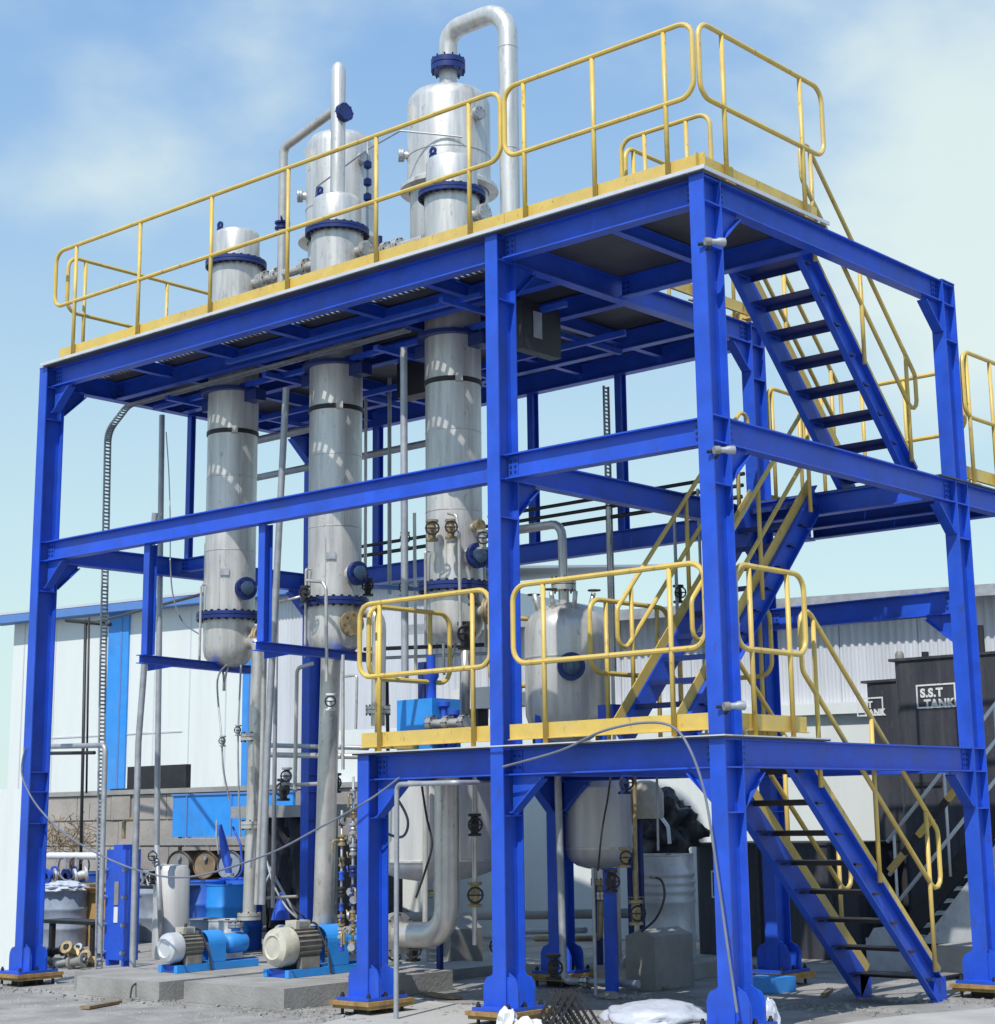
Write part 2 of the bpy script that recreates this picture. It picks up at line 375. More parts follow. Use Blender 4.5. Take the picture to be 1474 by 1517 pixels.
# ---------------- long grey shed on the right
SR0, SR1 = V((-7.283, 7.608, 4.15)), V((0.555, 9.615, 4.15))
sd_ = (SR1 - SR0); sd_.z = 0; slen = sd_.length + 14; sd_.normalize(); sn = V((sd_.y, -sd_.x, 0))
if sn.y > 0: sn = -sn
def sp(u, o, z): q = SR0 + sd_*u + sn*o; return V((q.x, q.y, z))
shed = thing('ribbed_shed', 'long grey ribbed metal shed on a white plastered base behind the black tanks', 'building', tuple(sp(slen/2, 0, -.12)))
b = MB(); b.prism([sp(-2.2,0,-.12), sp(slen,0,-.12), sp(slen,0,2.72), sp(-2.2,0,2.72)], -sn*8); b.build('base_wall', 'plaster', shed)
b = MB(); b.prism([sp(-.7,-.1,2.722), sp(slen,-.1,2.722), sp(slen,-.1,4.05), sp(-.7,-.1,4.05)], -sn*7.8); b.build('upper_wall', 'clad', shed)
b = MB(); b.prism([sp(-.8,.10,2.66), sp(slen,.10,2.66), sp(slen,.10,2.80), sp(-.8,.10,2.80)], -sn*.18); b.build('ledge', 'plaster', shed)
b = MB(); b.prism([sp(-.8,.25,4.06), sp(slen,.25,4.06), sp(slen,-8,4.5), sp(-.8,-8,4.5)], (0,0,.07)); b.build('roof', 'roofm', shed)
b = MB(); b.prism([sp(-.8,.27,4.0), sp(slen,.27,4.0), sp(slen,.27,4.14), sp(-.8,.27,4.14)], -sn*.015); b.build('gutter', 'galv', shed)
u = -.7; n = 10; top = [(i/(n*4), (.004,.004,.026,.026)[i % 4]) for i in range(n*4+1)]; m_ = len(top); first = None
while u < slen - .5:
    if u < 24:
        b = MB(); vs = [sp(u + a*1.0, o-.09, 2.81) for a, o in top] + [sp(u + a*1.0, o-.09, 4.04) for a, o in top]
        b.add(vs, [(i, i+1, i+1+m_, i+m_) for i in range(m_-1)]); b.build('cladding_sheet', 'clad', shed)
    u += 1.012

# ---------------- low weathered boundary wall on the left, with a concrete coping
bw = thing('boundary_wall', 'low weathered grey masonry wall below the white hall', 'wall', (-12,6.9,-.12))
x = -30.0; 
MB().box((-30,6.92,-.12),(-8.2,7.12,1.90)).build('wall_core', 'stucco', bw)
for row in range(5):
    x = -19.0 + (row % 2)*.4; z0 = -.1 + row*.40
    while x < -8.9:
        w = random.uniform(.45,1.3); d_ = random.uniform(.0,.03)
        MB().box((x,6.905-d_,z0+.012),(min(x+w-.02,-8.25),6.922,z0+.385)).build('block', 'stucco', bw); x += w
MB().box((-30,6.86,1.902),(-8.15,7.18,1.975)).build('coping', 'concrete', bw)
solo('plastered_wall', MB().box((-30,.9,-.118),(-7.75,1.05,1.86)), 'plaster', 'pale plastered wall section at the far left edge beside the blue column', 'wall')

# ================================================================== the blue steel frame
XA, XB, XC, XE, YB = -6.52, 0.0, 2.13, -1.53, 3.85
CW, CD = .135, .24
ZP, ZM, ZT = 2.0, 4.40, 6.30
frame = thing('steel_structure', 'three storey blue painted steel frame carrying the stainless columns and the stairs', 'steel structure', (-2,2,0))
def column(x, y, z1, base=True, z0=0.0, wings=True):
    b = MB(); b.box((x,y,z0),(x+CW,y+.013,z1)).box((x,y+CD-.013,z0),(x+CW,y+CD,z1)).box((x+CW/2-.005,y+.013,z0),(x+CW/2+.005,y+CD-.013,z1))
    b.box((x-.003,y-.003,z1),(x+CW+.003,y+CD+.003,z1+.012))
    for zz in [q for q in (ZP,ZP-.20,ZP-.52,ZM,ZM-.2,ZM-.52,ZT-.01,ZT-.21,ZT-.56) if z0 < q < z1]:
        b.box((x+.004,y+.013,zz-.012),(x+CW/2-.005,y+CD-.013,zz)).box((x+CW/2+.005,y+.013,zz-.012),(x+CW-.004,y+CD-.013,zz))
    c = b.build('column', 'blue', frame)
    if base:
        cx, cy = x+CW/2, y+CD/2
        MB().box((cx-.19,cy-.23,0),(cx+.19,cy+.23,.025)).build('base_plate', 'blue', c)
        for s_, yy in ((1,y+.014),(-1,y+CD-.027)):       # rounded wing plates on both flanges
            pts = [(cx-.18,yy,.026)]
            for k in range(7): a = PI - k*PI/2/6; pts.append((cx-.11+.07*math.cos(a), yy, .15+.10*math.sin(a)))
            for k in range(7): a = PI/2 - k*PI/2/6; pts.append((cx+.11+.07*math.cos(a), yy, .15+.10*math.sin(a)))
            pts.append((cx+.18,yy,.026))
            MB().prism(pts, (0,.012,0)).build('wing_plate', 'blue', c)
        for sx in (-1,1):
            for yy in (y+.03, y+CD-.042):
                pts = [(cx+sx*.073,yy,.026),(cx+sx*.182,yy,.026),(cx+sx*.182,yy,.15),(cx+sx*.14,yy,.24),(cx+sx*.073,yy,.28)]
                MB().prism(pts, (0,.012,0)).build('rib', 'blue', c)
        nb = MB()
        for sx in (-1,1):
            for sy in (-1,0,1):
                nb.lathe([(0,.062),(.012,.062),(.012,.045),(.02,.045),(.02,.026),(0,.026)], (cx+sx*.155,cy+sy*.195,0), 6)
                nb.lathe([(0,-.002),(.014,-.002),(.014,-.115),(0,-.115)], (cx+sx*.155,cy+sy*.195,-.002), 8)
        tag(nb.build('anchor_bolt_group', 'dark', c), kind='stuff')
        sh = MB(); sh.box((cx-.23,cy-.27,-.034),(cx+.23,cy+.27,-.002)).box((cx-.215,cy-.25,-.062),(cx+.225,cy+.26,-.036))
        sh.build('shim_plate', 'rust', c)
        MB().box((cx-.10,cy-.12,-.118),(cx+.10,cy+.12,-.063)).build('packing_block', 'dark', c)
    return c
for x_, y_, z_ in ((XA,0,ZT),(XB,0,ZT),(XC,0,ZT),(XE,0,ZP),(XA,YB,ZT),(XB,YB,ZT),(XC,YB,ZT),(-1.75,2.75,ZP)): column(x_, y_, z_)

def beam(a, b, h=.21, w=.115):
    B = MB().ibeam(a, b, h, w); A_, B_ = V(a), V(b); d = (B_-A_).normalized(); sd = d.cross(V((0,0,1)))
    for p, s_ in ((A_,1),(B_,-1)):     # end cleats
        B.obox(p + d*s_*.055 + V((0,0,-h/2)), d*.05, sd*.012, V((0,0,h/2-.016)))
    o = B.build('beam', 'blue', frame)
    nb = MB()
    for p, s_ in ((A_,1),(B_,-1)):
        for zz in (-.06,-.105,-.15):
            for f in (.03,.08):
                for q in (-1,1): nb.obox(p + d*s_*f + sd*q*.016 + V((0,0,zz)), d*.009, sd*.005, V((0,0,.009)))
    tag(nb.build('bolt_group', 'flange', o), kind='stuff')
    return o
cx = CW/2; cy = CD/2
# along the front and the back
for z_, y_, spans in ((ZT,cy,((XA+CW,XB),(XB+CW,XC))), (ZM,cy,((XA+CW,XB),(XB+CW,XC))), (ZP,cy,((XE+CW,XB),(XB+CW,XC))),
                      (ZT,YB+cy,((XA+CW,XB),)), (ZM,YB+cy,((XA+CW,XB),)), (3.41,YB+cy,((XB+CW,XC),)), (ZP,YB+cy,((XB+CW,XC),))):
    for a, b in spans: beam((a+.002,y_,z_),(b-.002,y_,z_))
# from front to back
for x_ in (XA,XB,XC):
    for z_ in (ZT,ZM): beam((x_+cx,CD+.002,z_),(x_+cx,YB-.002,z_))
beam((XC+cx,CD+.002,ZP),(XC+cx,YB-.002,ZP)); beam((XB+cx,CD+.002,ZP),(XB+cx,YB-.002,ZP)); beam((XE+cx,CD+.002,ZP),(-1.75+cx,2.748,ZP))
beam((-1.75+CW+.002,2.75+cy,ZP),(XB+.005,2.75+cy,ZP))
# landing bay beyond the back columns
beam((XC+cx,YB+CD+.002,ZM),(XC+cx,5.35,ZM)); beam((XB+cx,YB+CD+.002,ZM),(XB+cx,4.9,ZM))
for y_ in (3.58,4.25,4.83): beam((XB+CW+.01,y_,ZM-.004),(XC+cx-.06,y_,ZM-.004), .2)
# secondary steel under the top deck
for y_ in (.95,1.88,3.20): beam((XA+cx+.06,y_,ZT-.014),(XB+cx-.06,y_,ZT-.014), .19, .1)
for i in range(1,6):
    x_ = XA + cx + i*1.087
    for a, b in ((CD-.05,.892),(1.008,1.82),(1.94,3.14),(3.26,YB+.05)):
        B = MB().ibeam((x_,a,ZT-.02),(x_,b,ZT-.02), .12, .075, .008, .006); B.build('joist', 'blue', frame)
beam((XB+cx+.06,1.74,ZT-.004),(XC+cx-.06,1.74,ZT-.004), .19, .1)
beam((1.12,CD-.05,ZT-.01),(1.12,1.68,ZT-.01), .12, .075)
beam((XA+cx+.06,1.9,ZM-.012),(-5.35,1.9,ZM-.012), .15, .09)

# haunches (triangular brackets under the beam ends)
def haunch(c, d, dx=.29, dz=.27, w=.10):          # c = inner top corner (column face, underside of beam), d = direction of the beam
    c, d = V(c), V(d); sd = d.cross(V((0,0,1)))
    B = MB(); B.prism([c - sd*.006, c + d*dx - sd*.006, c + d*dx - V((0,0,.03)) - sd*.006, c + d*.03 - V((0,0,dz)) - sd*.006, c - V((0,0,dz)) - sd*.006], sd*.012)
    p0 = c + d*.03 - V((0,0,dz)); p1 = c + d*dx - V((0,0,.03))
    B.bar(p0, p1, w, .012); B.obox(c + d*.015 - V((0,0,dz+.006)), d*.016, sd*w/2, V((0,0,.006)))
    B.build('haunch', 'blue', frame)
for x_ in (XA,XB,XC):
    for z_ in (ZT,ZM):
        if x_ < XC: haunch((x_+CW+.001,cy,z_-.212),(1,0,0)) if not (x_ == XB) else None
        haunch((x_+cx,CD+.001,z_-.212),(0,1,0)); haunch((x_+cx,YB-.001,z_-.212),(0,-1,0))
haunch((XC+cx,CD+.001,ZP-.212),(0,1,0), .3, .28); haunch((XC+cx,YB-.001,ZP-.212),(0,-1,0), .33, .29)
haunch((XE+CW+.001,cy,ZP-.212),(1,0,0), .34, .30); haunch((XB+CW+.001,cy,ZP-.212),(1,0,0), .32, .28); haunch((XC-.001,cy,ZP-.212),(-1,0,0), .26, .25)
haunch((-1.75+CW+.001,2.75+cy,ZP-.212),(1,0,0)); haunch((-1.75+cx,2.749,ZP-.212),(0,-1,0)); haunch((XC-.001,YB+cy,3.198),(-1,0,0), .3, .25)

# thin hanger posts along the back row
for x_, z0 in ((-9.0,ZM),(-5.33,ZM),(-2.87,ZM),(-1.63,ZM)):
    if x_ < XA: continue
    B = MB(); B.ibeam((x_,YB+.06,z0+.001),(x_,YB+.06,ZT-.211), .10, .085, .008, .006, up=(0,-1,0)); B.build('hanger_post', 'blue', frame)
B = MB(); B.ibeam((-6.46,2.0,ZM+.001),(-6.46,2.0,ZT-.211), .07, .07, .008, .006, up=(0,-1,0)); B.build('hanger_post', 'blue', frame)
# dropped stirrups that carry the bottoms of the columns
for (xh, xc_, yc_) in ((-4.70,-5.08,1.45),(-2.96,-3.22,1.45)):
    B = MB().ibeam((xh,.12,ZM-.211),(xh,.12,3.09), .10, .09, .008, .006, up=(0,-1,0)); B.build('stirrup_post', 'blue', frame)
    B = MB().ibeam((xh,.07,3.088),(xc_+.02,1.80,3.088), .085, .09, .008, .007)
    B.prism([(xh,.17,3.0),(xh-.02,.55,3.0),(xh,.17,2.93)], (.008,0,0)); B.build('stirrup_arm', 'blue', frame)

# deck plates: platform, landing, top deck with slots added for light stripes on columns
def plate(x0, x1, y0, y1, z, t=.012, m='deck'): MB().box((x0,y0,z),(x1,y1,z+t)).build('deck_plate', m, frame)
xs = [-6.42,-5.38,-4.30,-3.22,-2.14,-1.06,.062]
for a, b in zip(xs[:-1], xs[1:]):
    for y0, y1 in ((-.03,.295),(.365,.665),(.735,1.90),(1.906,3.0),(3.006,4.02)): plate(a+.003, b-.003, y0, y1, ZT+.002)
    for y0 in (.297,.667):
        B = MB(); x_ = a + .02
        while x_ < b - .03: B.box((x_,y0,ZT+.002),(x_+.030,y0+.066,ZT+.013)); x_ += .072
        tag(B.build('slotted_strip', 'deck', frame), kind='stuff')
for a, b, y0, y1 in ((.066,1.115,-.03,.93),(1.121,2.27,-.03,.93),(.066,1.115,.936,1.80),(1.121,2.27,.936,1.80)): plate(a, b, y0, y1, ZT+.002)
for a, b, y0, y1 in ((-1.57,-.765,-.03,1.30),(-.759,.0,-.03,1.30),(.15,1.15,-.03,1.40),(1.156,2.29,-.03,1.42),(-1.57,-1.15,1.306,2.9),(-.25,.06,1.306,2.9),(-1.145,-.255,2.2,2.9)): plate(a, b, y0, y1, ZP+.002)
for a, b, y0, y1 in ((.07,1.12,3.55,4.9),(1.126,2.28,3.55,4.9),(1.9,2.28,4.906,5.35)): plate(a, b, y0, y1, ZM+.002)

# clutter under the top deck: flat bars, angles and a shallow duct hung from the secondary beams
for (p, q, w_, h_) in (((-6.2,1.30,6.03),(-.2,1.32,6.03),.05,.05),((-5.9,2.35,5.98),(-.3,2.33,5.98),.04,.06),((-4.1,.6,6.05),(-.6,.62,6.05),.05,.04),((-2.4,1.05,5.98),(-2.4,3.1,5.98),.06,.05),((-4.05,1.05,6.0),(-4.05,3.1,6.0),.06,.05),((-.9,.4,6.02),(-.88,3.0,6.02),.05,.05),((-5.6,1.0,6.0),(-5.6,3.1,6.0),.05,.05)):
    MB().bar(p, q, w_, h_).build('hung_angle', 'blue', frame)
for x_ in (-4.95,-3.33,-1.69):          # support rings and brackets of the columns
    B = MB(); B.lathe([(.275,5.98),(.35,5.98),(.35,6.02),(.275,6.02)], (x_,1.4,0), 24)
    for sx in (-1,1): B.box((x_+sx*.27-.02 if sx > 0 else x_-.45,1.33,5.86),(x_+.45 if sx > 0 else x_-.25,1.47,5.979))
    B.build('support_ring', 'flange', frame)
MB().box((-3.0,1.95,5.72),(-2.2,2.15,6.09)).build('hung_duct', 'tarp', frame)
# light steel lip along the deck edges
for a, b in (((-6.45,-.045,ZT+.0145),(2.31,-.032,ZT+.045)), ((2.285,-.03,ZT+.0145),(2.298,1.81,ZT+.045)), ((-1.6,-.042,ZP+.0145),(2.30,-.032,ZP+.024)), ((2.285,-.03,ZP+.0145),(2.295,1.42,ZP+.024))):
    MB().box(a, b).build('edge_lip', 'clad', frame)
# dark cabinet slung below the deck in the middle bay
cb = MB().box((-.62,1.05,5.62),(-.50,1.6,6.08)); cb = cb.build('slung_cabinet', 'tarp', frame)
MB().box((-.497,1.2,5.75),(-.49,1.32,6.0)).build('label', 'galv', cb)

# ================================================================== guard rails
def guard(label, p0, p1, z0, posts, zt=1.28, zm=.65, loop=(0,1), toe=(0,1), r=.0215, toe_h=.125, open_end=None):
    p0, p1 = V((*p0,0)), V((*p1,0)); d = p1 - p0; ln = d.length; e = d.normalized(); sd = e.cross(V((0,0,1)))
    t = thing('guard_rail', label, 'railing', tuple((p0+p1)/2 + V((0,0,z0))), 'yellow guard rails')
    def P(f, z): q = p0 + d*f; return V((q.x,q.y,z0+z))
    a, b = loop
    MB().tube(bend([P(a,zm),P(b,zm),P(b,zt),P(a,zt)], .13, 5, True), r, 8, True).build('rail_loop', 'yellow', t)
    for f in posts:
        q = MB().tube([P(f,.012),P(f,zt-r*.9)], r*.93, 8)
        c = P(f,.006); q.obox(c, e*.055, sd*.045, V((0,0,.006))); q.build('post', 'yellow', t)
    if toe:
        B = MB(); a3, b3 = P(toe[0],.05)-sd*.034, P(toe[1],.05)-sd*.034
        B.prism([a3,b3,b3+V((0,0,toe_h)),a3+V((0,0,toe_h))], sd*.006)
        B.prism([a3+sd*.006,b3+sd*.006,b3+sd*.03,a3+sd*.03], V((0,0,.006)))
        B.build('toe_board', 'yellow', t)
    return t
ZD = ZT + .014
guard('long yellow guard rail along the front of the top deck, left of the middle column', (-6.34,.03), (.17,.03), ZD, [(q+6.34)/6.51 for q in (-5.97,-4.85,-3.69,-2.55,-1.35,-.20)], toe=(.012,1.0))
guard('yellow guard rail on the front of the top deck between middle and corner columns', (.215,.03), (2.19,.03), ZD, [.11,.49,.86], toe=(-.02,1.03))
guard('yellow guard rail on the right side of the top deck beside the stair head', (2.225,.065), (2.225,1.90), ZD, [.178,.81], toe=(-.03,.935))
guard('yellow guard rail across the left end of the top deck', (-6.36,.20), (-6.36,3.95), ZD, [.06,.36,.66,.95])
guard('yellow guard rail on the far side of the top deck', (-6.2,3.97), (.05,3.97), ZD, [.03,.2,.36,.52,.68,.84,.97], toe=(0,1))
guard('short yellow guard rail at the back of the stair opening on the top deck', (.22,1.66), (1.22,1.66), ZD, [.27,.74], zm=.04, toe=None)
guard('yellow guard rail along the left edge of the stair opening on the top deck', (.16,1.80), (.16,3.9), ZD, [.06,.5,.94], toe=(0,1))
ZQ = ZP + .014
guard('yellow guard rail at the left front of the lower platform, ending at the middle column', (-1.54,.03), (-.01,.03), ZQ, [.16,.87], toe=(.0,.985))
guard('yellow guard rail at the front of the lower platform between middle and corner columns', (.235,.03), (2.12,.03), ZQ, [.17,.83], toe=(-.04,1.0))
guard('short yellow guard rail on the right side of the lower platform beside the corner column', (2.225,.275), (2.225,1.23), ZQ, [.20,.75], toe=(-.02,1.0))
guard('yellow guard rail along the left side of the lower platform by the blue pump', (-1.52,.12), (-1.52,1.15), ZQ, [.1,.75], toe=(0,1))
guard('yellow guard rail across the platform behind the blue valves', (-1.45,1.62), (-.95,2.75), ZQ, [.1,.9], toe=None)
guard('yellow guard rail beside the foot of the middle stair, behind the white vessel', (.12,1.16), (.12,2.30), ZQ, [.2,.85], toe=None)
guard('yellow guard rail at the back of the lower platform behind the middle stair', (-.22,2.78), (.9,2.78), ZQ, [.1,.5,.9], toe=(0,1))
ZL = ZM + .014
guard('yellow guard rail on the right side of the upper landing, half out of the picture', (2.235,4.2), (2.235,5.3), ZL, [.08,.52,.93])
guard('yellow guard rail across the far end of the upper landing', (.12,4.86), (1.9,4.86), ZL, [.1,.37,.64,.93])
guard('yellow guard rail on the left side of the upper landing', (.10,4.15), (.10,4.82), ZL, [.12,.88])

# ================================================================== stairs
def stair(label, x0, x1, yb, zb, yt, zt, n, rails, foot=False, kick=True):
    """x0/x1: outer faces of stringers; (yb,zb) bottom, (yt,zt) top."""
    t = thing('stair_flight', label, 'staircase', ((x0+x1)/2, yb, zb), 'blue stair flights')
    bt, tp = V((0,yb,zb)), V((0,yt,zt)); d = (tp-bt); e = d.normalized(); up = V((0,-e.z*(1 if e.y>0 else -1),abs(e.y))).normalized()
    hw = .105
    for x_, s_ in ((x0,1),(x1,-1)):
        B = MB()
        def q(p, xx): return V((xx,p.y,p.z))
        a, b = bt, tp
        B.obox(q((a+b)/2, x_+s_*.060), e*d.length/2, V((.004,0,0)), up*hw)
        for k in (-1,1): B.obox(q((a+b)/2 + up*k*(hw-.005), x_+s_*.028), e*d.length/2, V((.0275,0,0)), up*.005)
        if foot:
            B.obox((x_+s_*.034, yb-.01*(1 if yt>yb else -1), zb-.0), (.03,0,0), (0,.09,0), (0,0,.11))
        B.build('stringer', 'blue', t)
        if kick:
            B = MB(); B.obox(q((a+b)/2 + up*(hw+.052), x_+s_*.050), e*(d.length/2-.04), V((.004,0,0)), up*.048); B.build('kick_plate', 'yellow', t)
    for i in range(n):
        f = (i + .55)/n; p = bt + d*f
        B = MB(); B.box((x0+.066,p.y-.12,p.z-.004),(x1-.066,p.y+.12,p.z+.002)); yn = p.y + (.116 if yt < yb else -.122); B.box((x0+.066,yn,p.z-.045),(x1-.066,yn+.006,p.z+.0015))
        B.obox((x0+.037,p.y,p.z-.03),(.028,0,0),(0,.05,0),(0,0,.008)).obox((x1-.037,p.y,p.z-.03),(.028,0,0),(0,.05,0),(0,0,.008))
        B.build('tread', TREADM, t)
    vert = V((0,0,1))
    for (side, f0, f1, hb) in rails:
        hm, ht = hb if hb else (.60,1.06)
        x_ = x0-.0 if side < 0 else x1+.0; x_ += side*.025
        def P(f, h): p = bt + d*f; return V((x_,p.y,p.z+h))
        B = MB().tube(bend([P(f0,hm),P(f1,hm),P(f1,ht),P(f0,ht)], .10, 4, True), .0205, 8, True); B.build('handrail', 'yellow', t)
        for f in ((f0+.09), (f0+f1)/2, (f1-.09)):
            MB().tube([P(f,.05),P(f,ht-.015)], .020, 8).build('baluster', 'yellow', t)
    return t
TREADM = 'dark'
stair('lowest blue stair flight with black treads rising from the ground to the platform', 1.29, 2.08, 3.34, -.03, 1.20, 1.915, 8, [(1,-.03,.93,(.78,1.38)),(-1,.0,.93,(.70,1.25))], foot=True)
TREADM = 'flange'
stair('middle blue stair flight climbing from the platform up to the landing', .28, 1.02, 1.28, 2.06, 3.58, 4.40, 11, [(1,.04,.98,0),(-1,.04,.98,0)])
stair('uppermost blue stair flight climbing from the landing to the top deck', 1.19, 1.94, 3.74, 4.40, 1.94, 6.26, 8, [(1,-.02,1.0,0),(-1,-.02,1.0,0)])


# ================================================================== stainless process columns
def bolts(mb, c, r, n, axis=(0,0,1), s=.011, h=.02):
    ax = V(axis).normalized(); ref = V((1,0,0)) if abs(ax.x) < .9 else V((0,1,0)); u = ax.cross(ref).normalized(); w = ax.cross(u)
    for k in range(n):
        a = 2*PI*k/n; q = V(c) + (u*math.cos(a) + w*math.sin(a))*r
        mb.obox(q, u*s, w*s, ax*h)
    return mb
def flanged(parent, c, r, t=.05, axis=(0,0,1), m='flange', nb=20, n=28, gap=True):
    """A bolted flange pair centred on c."""
    ax = V(axis).normalized(); c = V(c)
    B = MB(); B.lathe([(0,0),(r,0),(r,t*.46),(0,t*.46)], c - ax*t/2, n, axis).lathe([(0,0),(r,0),(r,t*.46),(0,t*.46)], c + ax*t*.04, n, axis)
    o = B.build('flange', m, parent)
    tag(bolts(MB(), c, r*.91, nb, axis, max(.006, r*.035), t*.72).build('bolt_circle', 'dark' if m != 'dark' else 'galv', o), kind='stuff')
    return o
def nozzle(parent, c, axis, r, l, m='steel', fr=None, cap=None, fm='pipe'):
    ax = V(axis).normalized(); c = V(c); fr = fr or r*1.75
    MB().lathe([(r,-.05),(r,l)], c, 16, ax).build('nozzle', m, parent)
    B = MB().lathe([(0,0),(fr,0),(fr,.024),(0,.024)], c + ax*l, 20, ax).lathe([(0,0),(fr,0),(fr,.024),(0,.024)], c + ax*(l+.028), 20, ax)
    bolts(B, c + ax*(l+.026), fr*.82, 8, ax, fr*.09, .036); o = B.build('nozzle_flange', fm, parent)
    if cap: MB().lathe([(0,.0),(fr*.62,.0),(fr*.62,.02),(fr*.5,.028),(0,.03)], c + ax*(l+.052), 20, ax).build('sight_glass', cap, o)
    return o
def lug(parent, c, s=.07):
    c = V(c); B = MB(); pts = [c + V((-s*.75,0,-.02)), c + V((s*.75,0,-.02))]
    for k in range(9): a = k*PI/8; pts.append(c + V((s*.6*math.cos(a), 0, s*1.1 + s*.6*math.sin(a))))
    inner = []
    n = 12; ring_o = [c + V((s*.62*math.cos(2*PI*k/n),-.011,s*1.05+s*.62*math.sin(2*PI*k/n))) for k in range(n)]
    ring_i = [c + V((s*.27*math.cos(2*PI*k/n),-.011,s*1.05+s*.27*math.sin(2*PI*k/n))) for k in range(n)]
    vs = ring_o + ring_i; vs += [v + V((0,.022,0)) for v in vs]; fs = []
    for k in range(n):
        j = (k+1) % n
        fs += [(k,j,j+n,k+n),(k+2*n,k+3*n,j+3*n,j+2*n),(k,k+2*n,j+2*n,j),(k+n,j+n,j+3*n,k+3*n)]
    B.add(vs, fs); B.box(c + V((-s*.62,-.011,-.03)), c + V((s*.62,.011,s*.62)))
    B.build('lifting_lug', 'flange', parent)
YC = 1.40
def seams(parent, c, r, zs, vert=()):
    for z_ in zs: MB().lathe([(r,z_),(r+.003,z_+.003),(r+.003,z_+.009),(r,z_+.012)], c, 40).build('weld_seam', 'pipe', parent)
    for a, z0, z1 in vert: MB().obox((c[0]+math.cos(a)*r,c[1]+math.sin(a)*r,(z0+z1)/2),(-.004*math.sin(a),.004*math.cos(a),0),(.003*math.cos(a),.003*math.sin(a),0),(0,0,(z1-z0)/2)).build('weld_seam', 'pipe', parent)
def process_column(x, label, glass_at, blind_at, third=False):
    t = thing('process_column', label, 'process column', (x,YC,3.05), 'tall stainless process columns')
    r = .268
    MB().lathe([(r,3.60),(r,5.52)], (x,YC,0), 40).build('shell', 'steel', t)
    MB().lathe([(r+.004,5.57),(r+.004,7.42)], (x,YC,0), 40).build('upper_shell', 'steel', t)
    MB().lathe([(r+.0,5.52),(r+.012,5.524),(r+.012,5.566),(r,5.57)], (x,YC,0), 40).build('joint_band', 'dark', t)
    B = MB()
    for a in (PI*.75, -PI*.2): B.obox((x+math.cos(a)*(r+.03),YC+math.sin(a)*(r+.03),5.545),(.03*math.cos(a),.03*math.sin(a),0),(-.03*math.sin(a),.03*math.cos(a),0),(0,0,.035))
    B.build('guide_lug', 'steel', t)
    flanged(t, (x,YC,3.575), .345, .075, nb=24); flanged(t, (x,YC,7.455), .335, .07, nb=24)
    MB().lathe([(r,3.54),(r,3.24),(r*.93,3.15),(r*.72,3.085),(r*.35,3.05),(0,3.045)], (x,YC,0), 36).build('bottom_bonnet', 'steel', t)
    MB().lathe([(.255,7.49),(.255,7.775),(.24,7.815),(.19,7.845),(.1,7.862),(0,7.866)], (x,YC,0), 36).build('top_bonnet', 'steel', t)
    lug(t, (x-.13,YC-.13,7.85), .07)
    seams(t, (x,YC,0), r, (4.25+.1*(x % 1),5.05), ((-1.1,3.65,4.2),(-.4,4.3,5.5)))
    MB().obox((x+math.cos(-.9)*(r+.012),YC+math.sin(-.9)*(r+.012),4.02),(.05*.78,.05*.62,0),(.004*.62,-.004*.78,0),(0,0,.035)).build('name_plate', 'galv', t)
    gx, gy = math.cos(glass_at), math.sin(glass_at)
    nozzle(t, (x+gx*r,YC+gy*r,3.84), (gx,gy,.0), .085, .07, 'steel', .12, 'glass', 'flange')
    nozzle(t, (x+math.cos(blind_at)*r,YC+math.sin(blind_at)*r,3.34), (math.cos(blind_at),math.sin(blind_at),0), .075, .06, 'steel', .125, None, 'brass')
    MB().tube(bend([(x-.05,YC-.28,3.9),(x-.05,YC-.34,3.9),(x-.03,YC-.36,3.02)], .04), .013, 8).build('sample_line', 'pipe', t)
    for s_ in (-1,1): MB().tube([(x+s_*.05,YC-.04,3.06),(x,YC-.05,2.9)], .012, 8).build('drain_leg', 'pipe', t)
    MB().tube([(x,YC-.05,2.93),(x,YC-.05,2.8)], .016, 8).build('drain_stub', 'pipe', t)
    # shell-side branches
    if third:
        for a_, z_ in ((-.95,4.62),(-.1,4.12)): nozzle(t, (x+math.cos(a_)*r,YC+math.sin(a_)*r,z_), (math.cos(a_),math.sin(a_),0), .035, .06, 'pipe', None, None, 'brass')
    nozzle(t, (x+math.cos(.15)*r*.95,YC+math.sin(.15)*r*.95,7.2), (1,.1,0), .055, .10, 'pipe')
    return t
process_column(-4.95, 'leftmost tall stainless process column, hanging through the deck on a dark blue flange', -.22, .35)
process_column(-3.33, 'middle tall stainless process column, with the thin vent pipe rising from its head', -.08, -.25)
c3 = process_column(-1.69, 'rightmost tall stainless process column, next to the middle blue frame column', -.18, .3, True)

